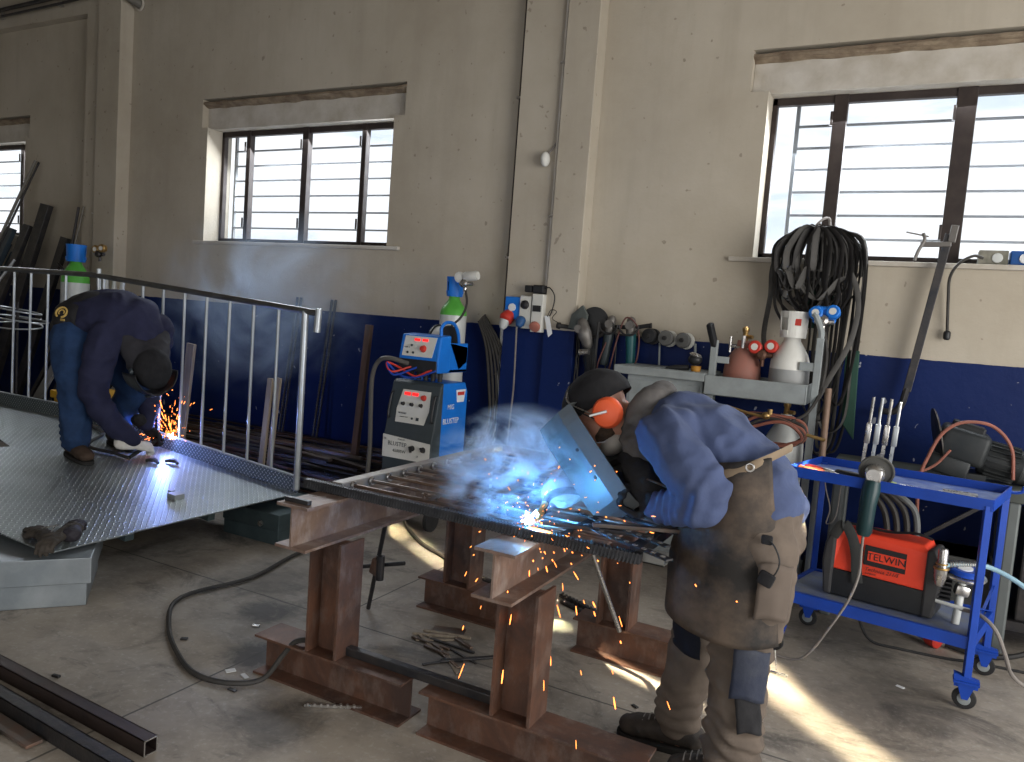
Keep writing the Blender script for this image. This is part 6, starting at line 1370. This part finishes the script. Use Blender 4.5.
torso = [((-5.06, 3.33, 1.26), .185, .170), ((-4.97, 3.35, 1.335), .20, .17), ((-4.85, 3.39, 1.355), .215, .165), ((-4.71, 3.43, 1.325), .215, .15), ((-4.64, 3.48, 1.25), .14, .11)]
armN = [((-4.72, 3.27, 1.22), .112), ((-4.73, 3.21, 1.0), .093), ((-4.735, 3.21, .81), .084), ((-4.69, 3.32, .64), .072), ((-4.66, 3.43, .53), .056)]
armF = [((-4.68, 3.62, 1.28), .10), ((-4.80, 3.72, 1.12), .088), ((-4.86, 3.74, .93), .08), ((-4.82, 3.68, .74), .066), ((-4.77, 3.62, .60), .052)]
HC = V((-4.53, 3.46, 1.02)); f, s, u = frame((.05, .12, -.98), (-.30, -.93, -.10))
if u.x < 0: u = -u
b = MB(); P = head_shape(b, HC, f, u, s, 1.12)
b.capsule([(P(-.03, 0, -.05), .058), (P(-.09, 0, -.08), .062), ((-4.62, 3.50, 1.22), .075)], n=16)
b.capsule(sc(torso, .80), ref=LAT, n=24); b.ell((-5.04, 3.34, 1.20), (.12, .16, .12))
for L in (legN, legF): b.capsule(sc(L, .68), n=18)
for L in (armN, armF): b.capsule(sc(L, .68), n=16)
MN = Matrix.Translation((-4.665, 3.49, .475)) @ Euler((R(40), R(12), R(85))).to_matrix().to_4x4()
MF = Matrix.Translation((-4.76, 3.64, .555)) @ Euler((R(-40), R(45), R(80))).to_matrix().to_4x4()
glove_shape(b, MN, .8, 1, 1.05, cuff=0, fr=.0135, thin=.0055); glove_shape(b, MF, .8, -1, 1.05, cuff=0, fr=.0135, thin=.0055)
fN = ((-5.03, 3.22, zr(-5.03) + .004), (-4.71, 3.17, zr(-4.71) + .004)); fF = ((-5.18, 3.63, zr(-5.18) + .002), (-4.86, 3.61, zr(-4.86) + .002))
for (h, t_) in (fN, fF):
    h, t_ = V(h), V(t_); d_ = (t_ - h).normalized(); b.capsule([(h + d_ * .05 + V((0, 0, .055)), .038, .036), (t_ - d_ * .06 + V((0, 0, .045)), .040, .028)], ref=(0, 1, 0), n=14)
w2 = person_root(b, (-5.05, 3.35, .39), 'person in navy hoodie and blue jeans bending down to weld at the ramp railing', SKIN)
b = MB()
for L in (legN, legF): b.capsule(L, ref=(0, 1, 0), n=24, sub=6)
b.ell((-5.04, 3.34, 1.20), (.160, .19, .14))
organic(b, 'jeans', JEAN, w2, .012, 5, wr=.007, wscale=(8, 8, 5), seed=6, fold=folds([((-4.97, 3.19, .84), (0, 0, 1), .18, .065, .007), ((-4.965, 3.2, .55), (0, 0, 1), .15, .045, .009), ((-4.98, 3.66, .86), (0, 0, 1), .18, .06, .008)]))
for (h, t_) in (fN, fF):
    b = MB(); boot(b, V(h) + V((0, 0, .014)), V(t_) + V((0, 0, .014)), .06); o = organic(b, 'boot', BROWN if h is fN[0] else BOOTM, w2, .008, 4, wr=.002, wscale=(30, 30, 30))
    b = MB(); sole(b, h, t_); b.build('sole', SOLE, o, bevel=.004)
b = MB(); b.capsule(torso[1:], ref=LAT, n=32, sub=7); b.capsule(torso[:3], ref=LAT, n=30)
for L in (armN, armF): b.capsule(L, n=22, sub=7)
b.ell((-4.74, 3.28, 1.23), (.12, .10, .12)); b.ell((-4.66, 3.60, 1.28), (.10, .10, .09))
organic(b, 'hoodie', NAVY, w2, .010, 3, wr=.011, wscale=(6, 6, 7), seed=12,
        fold=folds([((-4.88, 3.27, .80), (0, 0, 1), .17, .055, .008), ((-4.81, 3.43, .53), (0, -.5, 1), .13, .035, .006), ((-4.84, 3.28, 1.1), (.5, 0, 1), .18, .06, .006), ((-5.0, 3.3, 1.3), (1, .3, 0), .22, .075, .006)]))
# black softshell panel over the hips, with the round gold badge
b = MB()
hipax = (V(torso[1][0]) - V(torso[0][0])).normalized()
b.capsule([(V(torso[0][0]) - hipax * .02, .198, .182), (V(torso[0][0]) + hipax * .12, .212, .182)], ref=LAT, n=30, sub=5); b.ell((-5.02, 3.24, 1.30), (.13, .13, .15), (0, -25, 0))
hb_ = organic(b, 'jacket_hem', JBLK, w2, .011, 4, wr=.004, wscale=(10, 10, 10), seed=2)
GOLD = mat('gold_thread', (.50, .34, .10), .6)
ok_, hit_, bn_, ix_ = hb_.closest_point_on_mesh(V((-4.97, 3.10, 1.37)) - rootloc(w2)); bn_ = V(bn_); bc = V(hit_) + rootloc(w2) + bn_ * .004
b = MB(); b.torus(bc, .036, .007, bn_, n=26, m=6, arc=.86, start=-.9); b.torus(bc, .018, .0045, bn_, n=18, m=6, arc=.7); b.beam(bc + V((-.03, -.004, -.048)), bc + V((.04, -.004, -.048)), .006, .014, up=(0, 0, 1)); b.build('badge', GOLD, hb_, smooth=True)
# hood up over the neck, black cap, welding mask
b = MB()
b.capsule([((-4.66, 3.38, 1.20), .085), ((-4.60, 3.41, 1.12), .095), (P(-.05, .03, -.03), .108)], n=18); b.capsule([((-4.60, 3.56, 1.22), .08), (P(-.06, -.02, -.01), .105)], n=18); b.ell(P(-.06, 0, -.005), (.108, .108, .105))
organic(b, 'hood', mat('dark_grey_hood', (.032, .031, .036), .9, 0, (.020, .020, .025), 9, .8, .25), w2, .010, 3, wr=.006, wscale=(10, 10, 10), seed=8)
dome('skull_cap', BLK, P(-.005, 0, .030), f, s, u, .142, .118, .128, 16, 96, w2)
b = MB()
def vis(i, j):
    a = R(-88 + 176 * i); h = -.125 + .225 * j; r_ = .150 - .03 * abs(j - .5)
    return P(.012 + r_ * math.cos(a), .122 * math.sin(a), h)
b.grid(vis, 24, 12); mk = b.build('welding_mask', mat('black_gloss_mask', (.014, .014, .016), .3, 0, (.03, .03, .03), 6), w2, smooth=True, solid=.005, angle=180)
b = MB(); b.beam(P(.164, -.045, .0), P(.164, .045, .0), .055, .008, up=f, bevel=.002); b.build('filter_glass', BLACKP, mk)
b = MB(); b.lathe([(.022, 0), (.020, .014), (.01, .016)], P(.0, .112, .02), s, n=18); b.build('mask_knob', DGREY, mk, smooth=True)
b = MB(); glove_shape(b, MN, .8, 1, 1.05, cuff=.10, fr=.0135); organic(b, 'work_glove', mat('white_work_leather', (.62, .60, .56), .8, 0, (.45, .43, .40), 14, .6, .2), w2, .007, 3, wr=.002, wscale=(30, 30, 30))
b = MB(); glove_shape(b, MF, .8, -1, 1.05, cuff=.08, fr=.0135); organic(b, 'work_glove', BLK, w2, .007, 3, wr=.002, wscale=(30, 30, 30))
t = thing('welding_torch', 'small welding torch in the white glove at the railing foot', 'welding torch', (-4.77, 3.7, .44))
b = MB(); b.tube([(-4.66, 3.42, .40), (-4.68, 3.53, .44), (-4.72, 3.66, .475), (-4.76, 3.74, .495), (-4.785, 3.80, .485)], .013, n=12); b.build('handle', BLACKP, t, smooth=True)
b = MB(); b.loft([(V((-4.785, 3.79, .487)), .011), (V((-4.787, 3.835, .475)), .007)], n=12); b.build('nozzle', BRASS, t, smooth=True)
hose('torch hose lying on the ramp behind the brown shoe', [(-4.66, 3.42, .395), (-4.85, 3.44, .40), (-5.05, 3.40, .415), (-5.2, 3.5, .425), (-5.35, 3.7, .44), (-5.6, 3.78, .455)], .012, HOSE)
for k, (x, y, lb) in enumerate(((-4.62, 3.52, 'dark clamp lying on the ramp beside the white glove'), (-4.55, 3.62, 'small dark tool lying on the ramp beyond the clamp'))):
    b = MB(); b.tube([(x, y, rz(x) + .012), (x + .05, y + .03, rz(x) + .025), (x + .11, y + .01, rz(x) + .010)], .011, n=8); b.box((x + .05, y + .02, rz(x) + .02), (.05, .03, .025), (0, 5, 30), bevel=.005); tag(b.build('hand_tool', DSTEEL, smooth=True, loc=(x, y, rz(x))), lb, 'tool')
# ------------------------------------------------------------------ sparks
def sparkmat(name, col, s):
    m = bpy.data.materials.new(name); m.use_nodes = True; nt = NT(m.node_tree); m.node_tree.nodes.clear()
    out = nt.n('ShaderNodeOutputMaterial'); e = nt.n('ShaderNodeEmission'); e.inputs[0].default_value = (*col, 1); e.inputs[1].default_value = s
    nt.link(e.outputs[0], out.inputs[0]); return m
SP = sparkmat('hot_spark', (1.0, .24, .05), 5.0); SP2 = sparkmat('arc_white', (.55, .8, 1.0), 40.0); SP3 = sparkmat('arc_violet', (.5, .55, 1.0), 30.0)
SPK = 2.2
def sparks(name, label, origin, n, vmax, seed, tmax, lo, dirs, floor_z, size=.0014, yr=None):
    random.seed(seed); b = MB()
    for i in range(n):
        v = V((random.gauss(dirs[0], dirs[3]), random.gauss(dirs[1], dirs[4]), random.gauss(dirs[2], dirs[5])))
        t = random.uniform(0, 1) ** 1.3 * tmax; g = V((0, 0, -9.81))
        def pos(t): return V(origin) + v * t + g * (t * t / 2)
        p = pos(t); dt = random.uniform(.001, .0045) 
        q = pos(t + dt * (3.0 if p.z < .75 else 1.0))
        if p.z < floor_z or q.z < floor_z: continue
        if (q - p).length < .003: q = p + (q - p).normalized() * .003
        r = size * random.uniform(.6, 1.5); b.loft([(p, r * .5), (p.lerp(q, .5), r), (q, r * .6)], n=5)
    tag(b.build(name, SP, loc=origin), label, 'sparks', kind='stuff')
ARC1 = V((-1.105, 2.34, .862)); ARC2 = V((-4.79, 3.845, .478))
sparks('welding_sparks', 'orange sparks flying from the arc on the gate edge', ARC1, 115, 1, 2, .14, .1, (.5, -.05, .6, 1.5, .9, 1.3), .02)
sparks('falling_sparks', 'orange sparks falling through the air beside the apron towards the floor', ARC1, 75, 1, 8, .42, .1, (.75, .1, .6, .55, .5, .9), .02, .0018)
sparks('railing_sparks', 'orange sparks spraying up from the arc at the railing foot', ARC2, 170, 1, 5, .14, .1, (.2, -.3, 2.0, 1.0, .8, 1.3), .45, .0022)
sparks('railing_sparks', 'orange sparks skipping low over the ramp plate from the railing arc', ARC2, 60, 1, 6, .10, .1, (-.2, -1.8, .5, .9, 1.0, .5), .40, .002)
for (c, r, m, lb) in ((ARC1, .015, SP2, 'blinding blue-white arc at the gate edge'), (ARC2, .013, SP3, 'blinding violet-white arc at the railing foot')):
    b = MB(); random.seed(1)
    b.ell(c, (r, r, r)); 
    for k in range(9):
        a = random.uniform(0, 2 * PI); e = random.uniform(-.2, 1.2); d = V((math.cos(a) * math.cos(e), math.sin(a) * math.cos(e), math.sin(e))); b.loft([(c, r * .55), (c + d * r * random.uniform(1.6, 3.2), r * .08)], n=6)
    tag(b.build('welding_arc', m, smooth=True, loc=c), lb, 'arc')
# molten seam, glowing bead
b = MB(); b.capsule([((-1.10, 2.335, .838), .004), ((-1.06, 2.333, .838), .005), ((-1.02, 2.332, .838), .003)], n=8); tag(b.build('glowing_weld_bead', sparkmat('glowing_steel', (1, .45, .12), 6), smooth=True, loc=ARC1), 'glowing orange weld bead on the near gate rail', 'weld bead')
# smoke plumes
def plume(name, label, c, rad, m):
    b = MB(); b.ell((0, 0, 0), rad, u=24, v=16); o = b.build(name, m, smooth=True); o.location = c; tag(o, label, 'smoke', kind='stuff'); return o
plume('welding_smoke', 'bluish smoke drifting over the gate from the welding arc', (-1.28, 2.62, .99), (.36, .44, .25), smoke_mat('lit_smoke', (.80, .90, 1.0), 16.0, 3.6, .47, .62))
plume('railing_smoke', 'grey haze of weld smoke rising behind the railing', (-4.6, 4.5, 1.5), (1.15, .55, .85), smoke_mat('haze_smoke', (.62, .78, 1.0), 1.6, 3.0, .46, .66, 3.1))

# ------------------------------------------------------------------ light
def light(name, typ, loc, energy, col=(1, 1, 1), rot=None, target=None, **kw):
    d = bpy.data.lights.new(name, typ); d.energy = energy; d.color = col
    for k, v in kw.items(): setattr(d, k, v)
    o = bpy.data.objects.new(name, d); COL.objects.link(o); o.location = loc
    if target is not None: o.rotation_euler = (V(target) - V(loc)).to_track_quat('-Z', 'Y').to_euler()
    return o
light('arc_glow', 'POINT', ARC1 + V((0, .075, .008)), 26, (.09, .42, 1.0), shadow_soft_size=.02)
light('railing_arc_glow', 'POINT', ARC2 + V((.03, -.06, .08)), 9, (.20, .34, 1.0), shadow_soft_size=.02)
# daylight: the big door to the right, plus an added fill lamp behind the camera
light('door_daylight', 'AREA', (3.5, 1.6, 1.6), 185, (1.0, .96, .90), target=(-2.5, 3.2, 1.0), shape='RECTANGLE', size=3.2, size_y=2.6)
light('rear_fill', 'AREA', (-1.5, -3.1, 1.8), 30, (1.0, .94, .85), target=(-2.5, 4.5, 1.0), shape='RECTANGLE', size=6.0, size_y=3.0)
# daylight falling in through the windows
for (xc, w) in ((-5.1, 2.0), (.25, 2.4), (-10.0, 1.6)):
    light('window_daylight', 'AREA', (xc, 5.75, 2.75), 75 * w / 2, (.92, .96, 1.0), target=(xc + .2, 3.2, 0.2), shape='RECTANGLE', size=w, size_y=1.0)
# added narrow-beam lamps, no opening behind them, that lay sunlit patches on the floor
def shaft(tx, ty, L, w, ang, e, tilt=38, az=-32):
    d = V((math.cos(R(az)) * math.cos(R(tilt)), math.sin(R(az)) * math.cos(R(tilt)), math.sin(R(tilt))))
    p = V((tx, ty, 0)) + d * 4.6
    o = light('sun_patch_lamp', 'AREA', p, e, (1.0, .86, .62), shape='RECTANGLE', size=L, size_y=w, spread=R(1.6))
    z = d.normalized(); x = V((math.cos(R(ang)), math.sin(R(ang)), 0)); x = (x - z * x.dot(z)).normalized(); y = z.cross(x)
    o.rotation_euler = Matrix((x, y, z)).transposed().to_euler()
    return o
shaft(-2.75, 4.17, .95, .12, -31, 3)
shaft(-1.55, 3.68, .40, .09, -70, 1.6, az=15)
shaft(-1.02, 3.27, .50, .04, -20, 1.4)
shaft(-.14, 3.26, .62, .17, -42, 1.7)
shaft(-.42, 3.62, .28, .12, -60, .7)

w = bpy.data.worlds.new('World'); scene.world = w; w.use_nodes = True; nt = NT(w.node_tree); w.node_tree.nodes.clear()
out = nt.n('ShaderNodeOutputWorld'); bg = nt.n('ShaderNodeBackground'); nt.link(bg.outputs[0], out.inputs[0])
co = nt.coord('Generated'); sky = nt.noise(nt.scale(co, (1, 1, 3.2)), 4.2, 6, .6, .4)
c = nt.ramp(sky, [(.38, (.72, .80, .90)), (.47, (.93, .95, .98)), (.56, (1.0, 1.0, 1.0))])
nt.link(c, bg.inputs[0]); bg.inputs[1].default_value = 1.15
# ------------------------------------------------------------------ camera
cam = bpy.data.cameras.new('camera'); co_ = bpy.data.objects.new('camera', cam); COL.objects.link(co_); scene.camera = co_
cam.sensor_width = 36; cam.lens = 770 / 1024 * 36; cam.clip_start = .05; cam.clip_end = 200
yaw, pitch, roll = R(27.37), R(4.76), R(4.3)
F = V((-math.sin(yaw) * math.cos(pitch), math.cos(yaw) * math.cos(pitch), -math.sin(pitch))); Rt = V((math.cos(yaw), math.sin(yaw), 0)); U = Rt.cross(F)
r_ = Rt * math.cos(roll) + U * math.sin(roll); u_ = -Rt * math.sin(roll) + U * math.cos(roll)
co_.matrix_world = Matrix.Translation((0, 0, 1.55)) @ Matrix((r_, u_, -F)).transposed().to_4x4()
vs = scene.view_settings; vs.view_transform = 'Standard'; vs.look = 'None'; vs.exposure = 0.25; vs.gamma = 1.0; vs.use_curve_mapping = False
scene.display_settings.display_device = 'sRGB'
scene.cycles.max_bounces = 6; scene.cycles.diffuse_bounces = 4; scene.cycles.volume_bounces = 1; scene.cycles.transparent_max_bounces = 12
scene.cycles.sample_clamp_indirect = 4.0; scene.cycles.sample_clamp_direct = 0
scene.cycles.volume_step_rate = 1.0; scene.cycles.volume_max_steps = 64
bpy.context.view_layer.update()
